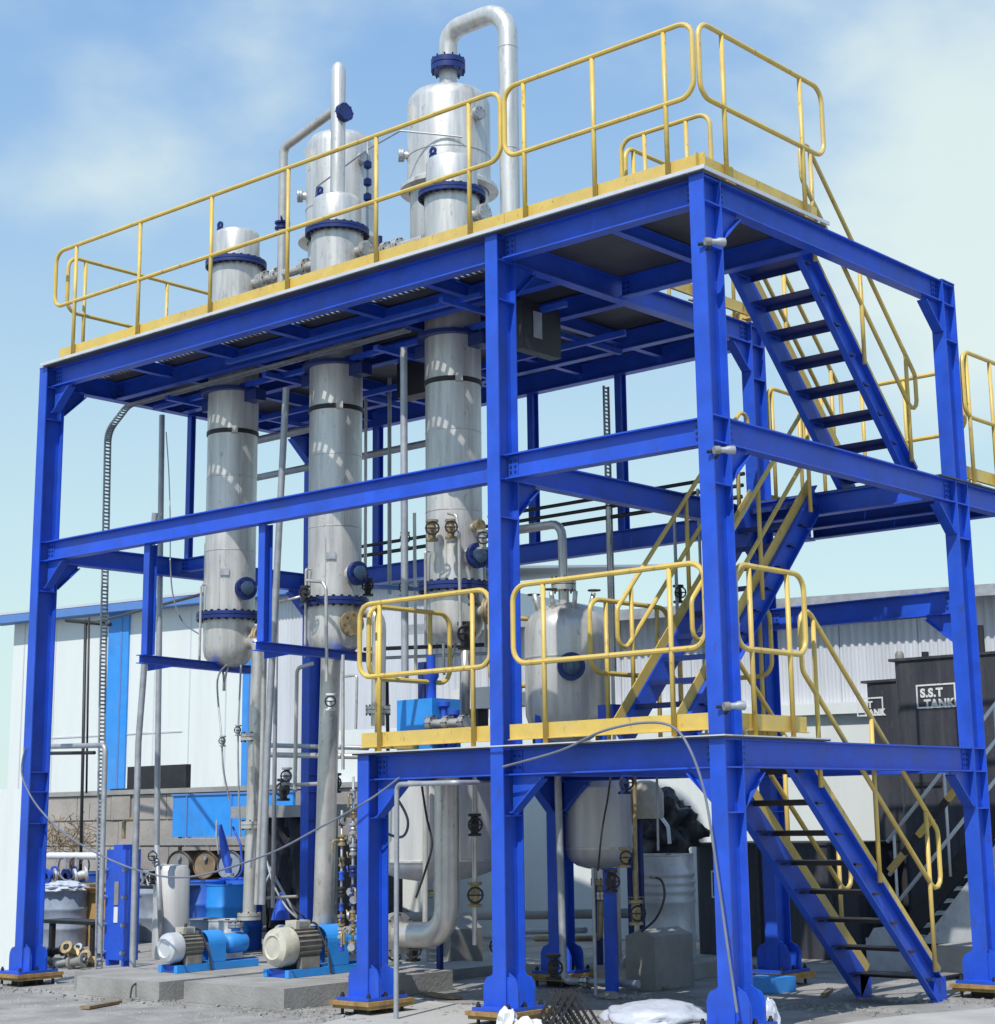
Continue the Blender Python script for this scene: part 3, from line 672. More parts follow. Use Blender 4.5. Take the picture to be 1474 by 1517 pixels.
# vapour separators standing on the deck behind the columns
def separator(x, y, r, ztop, zring, label):
    t = thing('vapour_separator', label, 'separator', (x,y,ZT), 'vapour separators on the deck')
    MB().lathe([(r,zring),(r,ztop-.19),(r*.965,ztop-.12),(r*.84,ztop-.055),(r*.6,ztop-.012),(r*.3,ztop),(0,ztop)], (x,y,0), 44).build('shell', 'steel', t)
    MB().lathe([(r,zring+.02),(r+.075,zring-.03),(r+.082,zring-.075),(r-.02,zring-.085)], (x,y,0), 44).build('flared_skirt', 'steel', t)
    MB().lathe([(r-.03,zring-.08),(r-.03,ZT+.42),(r-.12,ZT+.18),(r-.12,ZT+.014)], (x,y,0), 40).build('lower_shell', 'steel', t)
    MB().lathe([(r+.002,zring+.30),(r+.006,zring+.303),(r+.006,zring+.318),(r+.002,zring+.321)], (x,y,0), 44).build('weld_seam', 'steel', t)
    for a, z_ in ((-.15,ztop-.42),(-2.35,ztop-.75)):
        nozzle(t, (x+math.cos(a)*r*.98,y+math.sin(a)*r*.98,z_), (math.cos(a),math.sin(a),0), .045, .05, 'steel', .075, None, 'galv')
    a = -1.9
    B = MB(); B.prism([(x+math.cos(a)*r,y+math.sin(a)*r,ztop-.25),(x+math.cos(a)*(r+.06),y+math.sin(a)*(r+.06),ztop-.25),(x+math.cos(a)*(r+.012),y+math.sin(a)*(r+.012),ztop-.5)], (.03,.0,0)); B.build('bracket', 'steel', t)
    return t
separator(-4.57, 2.6, .395, 9.23, 7.98, 'smaller steel vapour separator on the deck behind the middle column head')
s3 = separator(-2.85, 2.6, .455, 9.27, 8.17, 'larger steel vapour separator on the deck, below the gooseneck pipe')
MB().box((-2.25,2.28,ZT+.02),(-2.05,2.34,7.3)).build('name_plate_post', 'flange', s3)
# overhead pipes
t = thing('gooseneck_pipe', 'thick stainless gooseneck pipe arching from the larger separator down to the deck', 'pipe', (-2.85,2.6,9.27))
MB().tube(bend([(-2.855,2.6,9.25),(-2.855,2.6,9.58)], .1), .098, 18).build('neck', 'pipe', t)
flanged(t, (-2.855,2.6,9.57), .19, .13, nb=12)
MB().tube(bend([(-2.855,2.6,9.6),(-2.855,2.6,9.985),(-1.975,2.6,9.985),(-1.975,2.6,ZT+.015)], .33, 9), .105, 20).build('bend', 'steel', t)
for z_ in (9.5, 8.35): MB().lathe([(.105,0),(.109,.004),(.109,.012),(.105,.016)], (-1.975,2.6,z_), 20).build('weld_seam', 'pipe', t)
t = thing('vent_pipe', 'slim upright stainless vent pipe on the head of the middle column', 'pipe', (-3.33,1.4,7.86))
MB().lathe([(.078,7.85),(.078,9.27),(.06,9.33),(.03,9.36),(0,9.365)], (-3.33,1.4,0), 18).build('pipe', 'steel', t)
flanged(t, (-3.235,1.4,8.77), .10, .06, (1,0,0.1), nb=8)
rpipe('transfer_pipe', [(-3.40,1.4,8.835),(-4.215,1.42,8.64),(-4.215,1.42,ZT+.016)], .05, 'pipe', 'stainless transfer pipe sloping off the vent pipe, then dropping to the deck', br=.10, n=12)
t = thing('line_valve', 'small blue line valve clamped halfway up the transfer pipe', 'valve', (-4.215,1.42,7.9))
MB().lathe([(.05,-.05),(.085,-.04),(.085,-.02),(.055,-.015),(.055,.015),(.085,.02),(.085,.04),(.05,.05)], (-4.215,1.42,7.75), 14).build('body', 'flange', t)
MB().tube([(-4.215,1.42,7.77),(-4.10,1.30,7.80)], .012, 6).build('handle', 'flange', t)
# cross pipe between heads on the deck with a row of valves
t = thing('head_manifold', 'stainless cross pipe with flanges joining the column heads just above the deck', 'pipe', (-4.1,1.5,7.2))
MB().tube([(-4.62,1.43,7.2),(-3.62,1.43,7.2)], .05, 12).build('pipe', 'pipe', t)
for x_ in (-4.48,-4.30,-3.85): flanged(t, (x_,1.43,7.2), .095, .06, (1,0,0), 'pipe', 8)
t = copy_tree(t, (1.55,.3,.05), 'stainless cross pipe with flanges between the two separators, partly behind the railing')
# instrument tree between the separators
t = thing('gauge_tree', 'thin instrument riser with small blue valves standing between the two separators', 'instrument', (-3.62,2.2,ZT))
MB().tube([(-3.5,2.0,ZT+.02),(-3.5,2.0,8.75)], .014, 8).build('riser', 'galv', t)
MB().tube(bend([(-3.5,2.0,8.6),(-2.9,1.9,8.62),(-2.42,2.35,8.55)], .05), .010, 8).build('impulse_line', 'galv', t)
MB().tube(bend([(-3.5,2.0,8.6),(-4.2,1.9,8.32),(-4.5,2.15,8.25)], .05), .010, 8).build('impulse_line', 'galv', t)
for z_ in (8.42,8.22,8.05): MB().lathe([(.018,-.05),(.045,-.03),(.045,.03),(.018,.05)], (-3.5,2.0,z_), 10).build('valve_body', 'flange', t)
MB().box((-3.3,1.95,ZT+.03),(-3.26,1.99,7.55)).build('gauge_column', 'flange', t)

# ================================================================== vessel on the platform
t = thing('pressure_vessel', 'stocky domed stainless vessel with a blue sight glass standing on the lower platform', 'vessel', (-.68,1.8,ZP))
MB().lathe([(0,2.10),(.2,2.13),(.33,2.22),(.375,2.36),(.375,3.12),(.365,3.18),(.32,3.26),(.22,3.335),(.1,3.37),(0,3.38)], (-.68,1.8,0), 44).build('shell', 'steel', t)
MB().lathe([(.375,2.86),(.381,2.864),(.381,2.876),(.375,2.88)], (-.68,1.8,0), 44).build('weld_seam', 'pipe', t)
MB().lathe([(.05,3.36),(.05,3.50)], (-.69,1.8,0), 14).build('neck', 'pipe', t)
flanged(t, (-.69,1.8,3.545), .115, .10, nb=8, m='pipe')
nozzle(t, (-.68+.28*.93,1.8-.28*.93*.98,2.76), (.69,-.72,0), .09, .06, 'steel', .125, 'glass', 'flange')
for k in range(5):
    a = -2.8 + k*.75; rr = .25; MB().tube([(-.68+rr*math.cos(a),1.8+rr*math.sin(a),3.28),(-.68+rr*1.2*math.cos(a),1.8+rr*1.2*math.sin(a),3.45)], .022, 8).build('branch', 'pipe', t)
    if k % 2 == 0:
        hb = MB(); c_ = V((-.68+rr*1.22*math.cos(a),1.8+rr*1.22*math.sin(a),3.47))
        hb.tube([c_ + V((.055*math.cos(q*PI/5),.055*math.sin(q*PI/5),0)) for q in range(10)], .007, 6, True).obox(c_,(.055,0,0),(0,.006,0),(0,0,.005)); hb.build('hand_wheel', 'dark', t)
for a in (.4,2.5,4.6): MB().box((-.68+.34*math.cos(a)-.03,1.8+.34*math.sin(a)-.03,ZP+.014),(-.68+.34*math.cos(a)+.03,1.8+.34*math.sin(a)+.03,2.5)).build('leg', 'blue', t)
rpipe('vapour_pipe', [(-.69,1.8,3.60),(-.70,1.8,4.12),(-1.35,1.8,4.12)], .042, 'pipe', 'stainless pipe rising from the platform vessel and bending left behind the middle column', br=.12, n=12)

# ================================================================== tanks hung below platform level
def tank(x, y, r, zb, zt, label):
    t = thing('storage_tank', label, 'tank', (x,y,zb), 'dished steel tanks below the platform')
    MB().lathe([(r,zb+.2),(r,zt-.02)], (x,y,0), 44).build('shell', 'tankm', t)
    MB().lathe([(0,zb),(r*.35,zb+.008),(r*.65,zb+.036),(r*.86,zb+.082),(r*.96,zb+.125),(r,zb+.197)], (x,y,0), 44).build('dished_bottom', 'tankm', t)
    MB().lathe([(r,zt-.02),(r*.9,zt+.05),(r*.5,zt+.1),(0,zt+.11)], (x,y,0), 44).build('dished_top', 'tankm', t)
    MB().lathe([(r,zb+.19),(r+.008,zb+.193),(r+.008,zb+.212),(r,zb+.215)], (x,y,0), 44).build('weld_seam', 'steel', t)
    for a in (.9,2.3,3.6):
        q = (x+(r-.02)*math.cos(a), y+(r-.02)*math.sin(a)); MB().box((q[0]-.025,q[1]-.025,-.115),(q[0]+.025,q[1]+.025,zb+.3)).build('leg', 'flange', t)
    MB().lathe([(.05,zb+.02),(.05,zb-.10)], (x,y,0), 14).build('outlet', 'pipe', t)
    flanged(t, (x,y,zb-.12), .09, .05, m='brass', nb=8)
    return t
tank(-2.69, 2.2, .60, .86, 1.86, 'wide grey steel tank with dished bottom left of the middle blue column')
tank(-1.46, 3.2, .33, .95, 1.75, 'narrow grey steel tank with dished bottom right of the middle blue column')

# ================================================================== plate heat exchanger
hx = thing('plate_heat_exchanger', 'upright blue plate heat exchanger with white nameplate at the left', 'heat exchanger', (-6.3,1.1,.0))
HX0, HX1 = V((-6.467, 1.05, 0.035)), V((-6.07, 1.05, 0.003))
xa, xb = HX0.x, HX1.x; zb_, zt_ = .06, 1.19
MB().box((xa,1.05,zb_),(xb,1.09,zt_)).build('frame_plate', 'blue', hx)
for i in range(5): MB().box((xa+.015,1.093+i*.0125,zb_+.05),(xb-.015,1.102+i*.0125,zt_-.03)).build('plate', 'flange', hx)
MB().box((xa,1.155,zb_),(xb,1.195,zt_)).build('pressure_plate', 'blue', hx)
MB().box((xa+.12,1.05,zt_+.001),(xb-.12,1.21,zt_+.05)).build('carrying_bar', 'blue', hx)
MB().box(((xa+xb)/2-.035,1.040,.62),((xa+xb)/2+.035,1.048,.86)).build('data_plate', 'cover', hx)
MB().box(((xa+xb)/2-.032,1.040,.44),((xa+xb)/2+.032,1.048,.60)).build('label_plate', 'white', hx)
for sx in (xa+.03,xb-.03):
    for z_ in (.14,.42,.70,.98):
        b = MB().tube([(sx,1.02,z_),(sx,1.24,z_)], .013, 8); b.lathe([(0,0),(.025,0),(.025,.025),(0,.025)], (sx,1.022,z_), 6, (0,-1,0)); b.build('tie_bolt', 'galv', hx)
for sx in (xa+.04,xb-.09): MB().box((sx,1.05,-.0),(sx+.05,1.19,zb_-.001)).build('foot', 'blue', hx)
rpipe('heat_exchanger_pipe', [((xa+xb)/2+.12,1.2,1.24),((xa+xb)/2+.12,1.2,1.50),((xa+xb)/2-.12,1.2,1.50),((xa+xb)/2-.12,1.2,1.30)], .022, 'brass', 'brownish looped pipe on top of the blue plate heat exchanger', br=.05)
solo('vertical_cylinder', MB().lathe([(0,-.01),(.2,-.01),(.2,.93),(.17,.985),(.08,1.0),(0,1.0)], (-6.72,2.12,0), 32), 'tankm', 'plain pale steel cylinder standing just right of the blue heat exchanger', 'vessel')

# ================================================================== plinths
def plinth(p, dx, dy, z, label):
    b = MB().box((p[0]-dx,p[1],-.118),(p[0],p[1]+dy,z)); return solo('concrete_plinth', b, 'concrete', label, 'plinth', 'concrete pump plinths')
PB = V((-2.265, -0.145, 0.06)); plinth(PB, 1.35, 2.1, .06, 'concrete plinth under the large cream motor pump')
PA = V((-3.851, -0.239, 0.05)); plinth(PA, 1.25, 2.3, .05, 'concrete plinth under the smaller pump, left of the larger one')
PC = V((-5.064, 0.141, 0.04)); plinth(PC, .62, 1.5, .04, 'pale concrete plinth below the blue plate heat exchanger')
PD = V((-2.97, 2.408, -0.02)); plinth(PD, 1.0, 1.2, -.02, 'low concrete plinth behind the short blue column')
PE = V((-1.62, 4.729, 0.0)); plinth((-.9,3.05,0), 1.5, 1.6, .03, 'low concrete plinth under the pipes behind the black grating')

# ================================================================== pumps (motor, coupling guard, casing) lying along +y
def pump(cx_, y0, zb, r, label, cov, paint='azure'):
    """zb: base top, r: motor radius, y0: fan end."""
    t = thing('pump_set', label, 'pump', (cx_,y0,zb), 'electric pump sets on the plinths')
    zc = zb + .07 + r*1.12; ax = (0,1,0); c = (cx_,y0,zc); k = r/.2
    MB().lathe([(0,.012),(r*.55,.012),(r*.62,.0),(r*.93,.03*k),(r*1.0,.07*k),(r*1.0,.21*k),(r*.94,.21*k)], c, 28, ax).build('fan_cover', cov, t)
    B = MB().lathe([(r*.86,.2*k),(r*.86,.54*k),(r*.6,.6*k),(0,.6*k)], c, 28, ax)
    m_ = B.build('motor_body', 'fins', t)
    for i in range(22):
        a = 2*PI*i/22; u_ = V((math.cos(a),0,math.sin(a)))
        MB().obox(V(c) + u_*r*.915 + V((0,.375*k,0)), V((0,1,0))*.155*k, V((-math.sin(a),0,math.cos(a)))*.0055*k, u_*r*.065).build('fin', 'fins', m_)
    MB().box((cx_-r*.45,y0+.26*k,zc+r*.9),(cx_+r*.40,y0+.46*k,zc+r*1.3)).build('terminal_box', 'cream', t)
    MB().box((cx_+r*.40+.001,y0+.30*k,zc+r*.98),(cx_+r*.40+.006,y0+.42*k,zc+r*1.22)).build('rating_plate', 'galv', t)
    MB().tube(bend([(cx_+r*.3,y0+.44*k,zc+r*1.15),(cx_+r*.3,y0+.56*k,zc+r*1.15),(cx_+r*1.1,y0+.60*k,zc-r*.4),(cx_+r*1.2,y0+.62*k,zb+.01)], .05), .010, 7).build('supply_cable', 'rubber', t)
    MB().tube([(cx_,y0+.36*k,zc+r*1.3),(cx_,y0+.36*k,zc+r*1.55)], .014, 6).build('lifting_eye', 'dark', t)
    for s_ in (-1,1): MB().box((cx_+s_*r*.75-.04*k,y0+.25*k,zb+.072),(cx_+s_*r*.75+.04*k,y0+.5*k,zc-r*.55)).build('motor_foot', 'fins', t)
    B = MB(); n = 14; vs = []; y1, y2 = y0+.62*k, y0+.92*k    # arched coupling guard
    prof = [(-r*.95,zb+.075)] + [(r*.95*math.cos(PI-PI*i/n), zc+r*.12+r*.86*math.sin(PI*i/n)) for i in range(n+1)] + [(r*.95,zb+.075)]
    for (yy) in (y1,y2):
        vs += [(cx_+p, yy, z_) for p, z_ in prof]
    for (yy) in (y1,y2):
        vs += [(cx_+p*.965, yy, zc+(z_-zc)*.965) for p, z_ in prof]
    m2 = len(prof); fs = []
    for i in range(m2-1): fs += [(i,i+1,i+1+m2,i+m2),(i+2*m2,i+3*m2,i+1+3*m2,i+1+2*m2),(i,i+2*m2,i+1+2*m2,i+1),(i+m2,i+1+m2,i+1+3*m2,i+3*m2)]
    B.add(vs, fs); B.build('coupling_guard', paint, t)
    MB().lathe([(0,.58*k),(r*.22,.58*k),(r*.22,1.0*k),(0,1.0*k)], c, 12, ax).build('shaft', 'galv', t)
    MB().lathe([(0,.92*k),(r*.55,.92*k),(r*.5,1.05*k),(r*.62,1.08*k),(r*.70,1.12*k),(r*.70,1.34*k),(r*.6,1.40*k),(r*.4,1.42*k),(0,1.42*k)], c, 28, ax).build('pump_casing', paint, t)
    flanged(t, (cx_,y0+1.25*k,zc+r*1.18), r*.55, .06*k, nb=8, m='galv')
    MB().lathe([(r*.34,0),(r*.34,r*.4)], (cx_,y0+1.25*k,zc+r*.75), 14).build('discharge_neck', paint, t)
    B = MB()
    for s_ in (-1,1): B.bar((cx_+s_*r*.85,y0+.05,zb+.035),(cx_+s_*r*.85,y0+1.5*k,zb+.035), .05, .068)
    B.build('base_frame', paint, t)
    for yy in (y0+.08,y0+.6*k,y0+1.42*k): MB().box((cx_-r*.85+.026,yy,zb+.002),(cx_+r*.85-.026,yy+.06,zb+.066)).build('cross_member', 'blue', t)
    return t
P2 = V((-3.139, 0.477, 0.335)); pump(P2.x, P2.y, .062, .175, 'large electric pump with cream fan cover and bright blue guard by the short column', 'cream')
P1 = V((-4.572, 0.365, 0.3)); pump(P1.x, P1.y, .052, .142, 'smaller electric pump with grey fan cover right of the heat exchanger', 'silver')

# ================================================================== pipework
def flp(t, c, r, axis=(0,0,1), m='pipe', th=.07): flanged(t, c, r, th, axis, m, 8, 20)
def pipe_with_flanges(name, pts, r, m, label, fl=(), br=None, n=14):
    t = thing(name, label, 'pipe', tuple(pts[0])); MB().tube(bend(pts, br or r*2.2, 6), r, n).build('pipe_run', m, t)
    for c, ax in fl: flp(t, c, r*1.75, ax)
    return t
yq = 1.45
a = V((-4.649, 1.45, 3.329)); b = V((-4.531, 1.45, 3.292)); c = V((-4.606, 1.45, 0.493))
pipe_with_flanges('down_pipe', [(-4.74,yq+.02,b.z),(b.x,yq,b.z),(c.x,yq,c.z)], .068, 'pipe', 'stainless down pipe with flange pairs dropping from the leftmost column',
    [((c.x,yq,(-4.612, 1.45, 2.311)[2]),(0,0,1)),((c.x,yq,(-4.599, 1.45, 1.426)[2]),(0,0,1)),((c.x,yq,c.z+.03),(0,0,1))])
a = V((-3.27, 1.3, 2.956)); b = V((-3.354, 1.3, 0.369)); e_ = V((-3.961, 1.3, 0.274))
pipe_with_flanges('suction_pipe', [(a.x,1.3,3.06),(a.x,1.3,a.z),(b.x,1.3,b.z),(b.x-.62,1.3,b.z)], .098, 'pipe', 'thick stainless suction pipe from the middle column bottom, curving into the large pump', [], .2, 18)
a = V((-1.423, 1.0, 1.947)); b = V((-1.435, 1.0, 0.462)); e_ = V((-2.078, 1.0, 0.443))
pipe_with_flanges('elbow_pipe', [(a.x,1.0,1.92),(b.x,1.0,.46),(b.x-.85,1.0,.44)], .112, 'pipe', 'thick stainless elbow pipe bending left in front of the wide grey tank', [((b.x-.62,1.0,.445),(1,0,.0))], .24, 18)
a = V((-0.894, -0.16, 1.742)); e_ = V((-0.239, -0.16, 1.791))
rpipe('conduit', [(a.x-.01,-.16,-.118),(a.x,-.16,a.z),(e_.x,-.16,a.z),(e_.x+.05,.4,a.z)], .021, 'galv', 'thin grey conduit rising from the ground and bending right under the platform', br=.05)
rpipe('riser_pipe', [(-6.464, 1.7, 1.221),(-6.584, 1.7, 6.076)], .033, 'galv', 'straight grey riser pipe left of the blue stirrup, reaching the top deck')
rpipe('riser_pipe', [(-5.565, 0.75, -0.04),(-5.58, 0.75, 2.279),(-5.531, 0.75, 2.902),(-5.441, 0.75, 4.385),(-5.409, 0.75, 4.67)], .033, 'galv', 'leaning grey riser pipe with a coupling under the left blue stirrup')
rpipe('riser_pipe', [(-3.778, 0.9, 0.68),(-3.733, 0.9, 2.146),(-3.639, 0.9, 3.725),(-3.529, 0.9, 5.735)], .034, 'galv', 'grey riser pipe running up beside the second blue stirrup post')
rpipe('riser_pipe', [(-3.973, 1.0, 0.671),(-3.923, 1.0, 1.893),(-3.912, 1.0, 3.15)], .026, 'pipe', 'short shiny riser pipe close to the flanged down pipe')
rpipe('riser_pipe', [(-1.7, 0.75, 2.702),(-1.714, 0.75, 5.79)], .034, 'galv', 'bright grey riser pipe between the middle and rightmost process columns')
rpipe('riser_pipe', [(-3.762, 2.6, 3.81),(-3.765, 2.6, 6.187)], .022, 'galv', 'thin grey riser pipe left of the bright riser, further back')
rpipe('riser_pipe', [(-2.981, 2.2, 2.882),(-2.996, 2.2, 4.545)], .018, 'pipe', 'thin stainless tube right of the bright riser, ending on the blue pump')
rpipe('sample_tube', [(-1.293, 1.05, 3.086),(-1.301, 1.05, 4.013),(-1.333, 1.05, 4.186),(-1.435, 1.05, 4.217)], .016, 'pipe', 'slim bent tube in front of the rightmost process column')
rpipe('sample_tube', [(-2.948, 0.95, 2.756),(-2.969, 0.95, 3.652),(-3.018, 0.95, 3.723),(-3.241, 0.95, 3.758)], .017, 'pipe', 'slim bent tube in front of the middle process column')
rpipe('sample_tube', [(-5.001, 2.4, 1.786),(-4.992, 2.4, 3.091),(-4.742, 2.4, 3.126)], .022, 'pipe', 'slim tube bending right under the middle process column')
rpipe('sample_tube', [(-2.451, 0.7, 1.914),(-2.461, 0.7, 2.965)], .016, 'pipe', 'straight slim tube dropping under the right side of the middle column')
rpipe('sample_tube', [(-2.493, 0.9, 2.288),(-2.479, 0.9, 2.788),(-2.634, 0.9, 2.785)], .013, 'pipe', 'short bent tube beside the left end of the platform')
a = V((-2.861, 1.5, 3.469))
pipe_with_flanges('curved_pipe', [(-3.177, 1.5, 3.496),(-2.795, 1.5, 3.463),(-2.81, 1.5, 2.35)], .07, 'pipe', 'curved stainless pipe dropping behind the left platform railing', [((-2.81, 1.5, 2.499),(0,0,1))], .3)
# left side pipe and cable trays
rpipe('service_pipe', [(-6.983, 0.62, 2.286),(-5.968, 0.62, 2.263),(-5.939, 0.62, 0.172)], .028, 'galv', 'grey service pipe leaving the left blue column and bending down to the ground', br=.06)
rpipe('service_pipe', [(-7.243, 0.8, 2.226),(-6.402, 0.8, 2.204)], .02, 'dark', 'short dark pipe below the grey service pipe at the left column')
def tray(label, pts, wdir, w=.085, slot=.03):
    t = thing('cable_tray', label, 'cable tray', tuple(pts[0]))
    P_ = bend(pts, .22, 5); wd = V(wdir)
    for p, q in zip(P_[:-1], P_[1:]):
        d = q - p; ln = d.length; e = d.normalized(); nn = e.cross(wd).normalized()
        for s_ in (-1,1): MB().obox((p+q)/2 + wd*s_*w*.44, e*ln/2, wd*w*.06, nn*.012).build('side_rail', 'tray', t)
        B = MB(); k = int(ln/(slot*1.4)) + 1
        for i in range(k): B.obox(p + d*((i+.5)/k), e*slot*.33, wd*w*.37, nn*.002)
        tag(B.build('rung', 'tray', t), kind='stuff')
    return t
a = V((-6.473, 1.0, 0.107)); b = V((-6.642, 1.0, 5.807))
tray('perforated steel cable tray rising behind the left blue column and curving right under the deck', [(a.x,1.0,-.1),((a.x+b.x)/2-.02,1.0,3.0),(b.x,1.0,5.78),(b.x+.35,1.0,6.02),(-3.5,1.0,6.04),(-1.9,1.0,6.05)], (0,1,0))
tray('perforated cable tray running straight up the back of the frame behind the right bay', [(-1.70,YB-.05,2.9),(-1.70,YB-.05,5.95)], (0,1,0), .09)
# horizontal pipes along the back
for k, (z_, x0_, r_) in enumerate(((4.50,-6.3,.022),(4.62,-6.0,.02),(4.74,-3.4,.02))):
    rpipe('rack_pipe', [(x0_,YB-.12+k*.03,z_),(.02,YB-.12+k*.03,z_+.02)], r_, 'dark', ('lowest','middle','uppermost')[k] + ' of three thin dark pipes along the back of the frame above the beam')
rpipe('rack_pipe', [(-6.35,2.3,5.72),(-4.1,2.3,5.72)], .045, 'galv', 'grey pipe crossing behind the leftmost process column under the deck')
rpipe('rack_pipe', [(-6.35,2.9,5.46),(-3.4,2.9,5.46)], .04, 'galv', 'second grey pipe behind the left columns, slightly lower under the deck')
rpipe('back_riser', [(-1.55,YB-.25,.0),(-1.55,YB-.25,4.6)], .022, 'pipe', 'thin stainless riser at the back beside the perforated tray')
rpipe('back_riser', [(-.75,YB-.2,2.0),(-.75,YB-.2,4.5)], .018, 'galv', 'thin grey riser left of the middle stair at the back')
rpipe('back_riser', [(-.45,YB-.2,2.0),(-.45,YB-.2,4.65)], .016, 'galv', 'thinnest grey riser just left of the middle stair at the back')
# under the platform
a = V((-1.347, 2.55, 1.835)); e_ = V((-1.392, 2.55, 0.085))
pipe_with_flanges('ground_pipe', [(a.x+.0,2.45,1.9),(a.x+.03,2.45,-.03),(a.x+.9,2.45,-.02)], .034, 'galv', 'grey pipe dropping along the rear platform column and turning right at the ground', [((a.x+.3,2.45,-.03),(1,0,0))], .07)
t = thing('check_valve', 'round dark flanged valve lying at the ground end of the grey pipe', 'valve', (-1.666, 4.04, -0.02))
cv = V((-1.196, 3.426, 0.03))
MB().lathe([(0,-.14),(.10,-.14),(.10,-.11),(.07,-.10),(.09,-.04),(.09,.04),(.07,.10),(.11,.11),(.11,.15),(0,.15)], cv, 20, (1,0,0)).build('body', 'pipe', t)
bolts(MB(), cv+V((.13,0,0)), .09, 8, (1,0,0), .012, .03).build('bolt_circle', 'dark', t)['kind'] = 'stuff'
MB().tube([cv, cv+V((0,0,.9))], .028, 10).build('stem_pipe', 'pipe', t)
flanged(t, cv+V((0,0,.2)), .075, .05, m='dark', nb=6); flanged(t, cv+V((0,0,.62)), .075, .05, m='dark', nb=6)
pipe_with_flanges('drain_pipe', [(-1.46,3.2,.80),(-1.47,3.2,.30),(-2.3,3.2,.27)], .03, 'brass', 'brown drain pipe below the narrow tank turning left', [((-1.47,3.2,.70),(0,0,1))], .07)
solo('support_post', MB().box((-.71,2.30,-.1),(-.60,2.36,.98)).box((-.72,2.29,.98),(-.59,2.37,.995)), 'blue', 'short dark blue post beside the narrow tank', 'post')
rpipe('thin_post', [(-.74,2.2,-.11),(-.74,2.2,1.0)], .017, 'galv', 'thin grey upright tube next to the short dark blue post')

# more small bore lines around the columns
for a_, b_, y_, r_, m_, l_ in (
    ((-3.513, 2.0, 3.737),(-3.514, 2.0, 5.815),2,.017,'white','thin pale line just right of the middle process column'),
    ((-4.136, 1.8, 3.778),(-4.108, 1.8, 4.743),2,.015,'pipe','thin line close to the left edge of the middle process column'),
    ((-5.868, 1.8, 3.75),(-5.86, 1.8, 4.506),2,.015,'pipe','thin line close to the left edge of the leftmost process column'),
    ((-4.078, 1.3, 0.623),(-4.086, 1.3, 4.291),2,.022,'galv','third parallel riser right of the flanged down pipe'),
    ((-4.574, 1.5, 3.123),(-4.545, 1.5, 4.58),2,.018,'pipe','thin riser beside the second blue stirrup post'),
    ((-2.303, 1.9, 2.825),(-2.324, 1.9, 3.619),2,.014,'pipe','short thin line left of the rightmost column bonnet'),
    ((-1.75, 1.9, 3.048),(-1.771, 1.9, 4.094),2,.016,'pipe','thin line between the rightmost column and the middle blue column'),
    ((-4.555, 3.0, 3.302),(-2.724, 3.0, 3.219),2,.022,'dark','upper dark pipe crossing behind the left platform railing'),
    ((-4.554, 3.0, 3.197),(-2.725, 3.0, 3.128),2,.018,'galv','lower grey pipe crossing behind the left platform railing'),
    ((-5.821, 2.7, 2.296),(-4.187, 2.7, 2.207),2,.026,'galv','upper horizontal pipe behind the thick suction pipe at platform height'),
    ((-5.818, 2.7, 2.191),(-4.186, 2.7, 2.115),2,.03,'pipe','lower horizontal pipe behind the thick suction pipe at platform height'),
    ((-5.191, 2.5, 1.84),(-4.441, 2.5, 1.845),2,.022,'pipe','short pipe with a round valve left of the dark rear column'),
    ((-3.832, 2.2, 3.869),(-2.892, 2.2, 3.745),2,.022,'trim','blue grey pipe running right from the middle column flange'),
    ((-3.948, 1.5, 3.708),(-4.312, 1.5, 3.678),2,.014,'pipe','thin pipe running left from the middle column flange'),
    ((-5.325, 4.3, 0.355),(-1.373, 4.3, 0.487),2,.05,'cover','long low grey pipe on the ground behind the tanks'),
    ((-2.59, 3.4, 0.319),(-1.811, 3.4, 0.354),2,.03,'galv','low grey pipe crossing behind the rear platform column'),
    ((-4.082, 2.9, 2.05),(-4.104, 2.9, 2.986),2,.02,'dark','dark upright behind the bright blue pump head'),
    ((-2.236, 2.8, 4.948),(-2.219, 2.8, 5.952),2,.014,'galv','thin line seen beside the middle blue column under the deck'),
    ((-6.573, 1.9, 0.007),(-6.723, 1.9, 1.217),2,.03,'galv','lower length of the straight riser standing on the plinth'),
    ((-7.365, 1.4, 1.799),(-7.434, 1.4, 3.777),2,.012,'dark','thin dark rod hanging left of the cable tray'),
    ((-1.55, 1.4, 3.128),(-1.576, 1.4, 2.292),2,.05,'pipe','stainless outlet pipe below the rightmost process column')):
    solo('small_pipe', MB().tube([a_, b_], r_, 9), m_, l_, 'pipe', 'small bore pipes')
t = thing('valve_actuator', 'blue and white valve actuator hanging beside the flanged down pipe', 'actuator', (-5.133, 1.6, 1.167))
a = V((-5.272, 1.6, 1.429)); b = V((-5.103, 1.6, 0.907))
MB().tube([a, a+(b-a)*.35, a+(b-a)*.6, b], [.02,.042,.05,.03], 12).build('body', 'blue', t)
MB().tube([a+V((-.03,-.02,.05)), a+V((-.02,-.03,-.12)), a+V((.03,-.03,-.3))], .012, 8).build('bracket', 'galv', t)
MB().lathe([(.0,0),(.05,0),(.05,.03),(0,.03)], b, 14).build('flange', 'galv', t)
rpipe('loose_hose', [(-5.184, 1.7, 1.406),(-5.059, 1.7, 1.233),(-5.009, 1.7, 0.959),(-5.114, 1.7, 0.876)], .012, 'blue', 'short blue hose curling beside the blue and white actuator', br=.08)

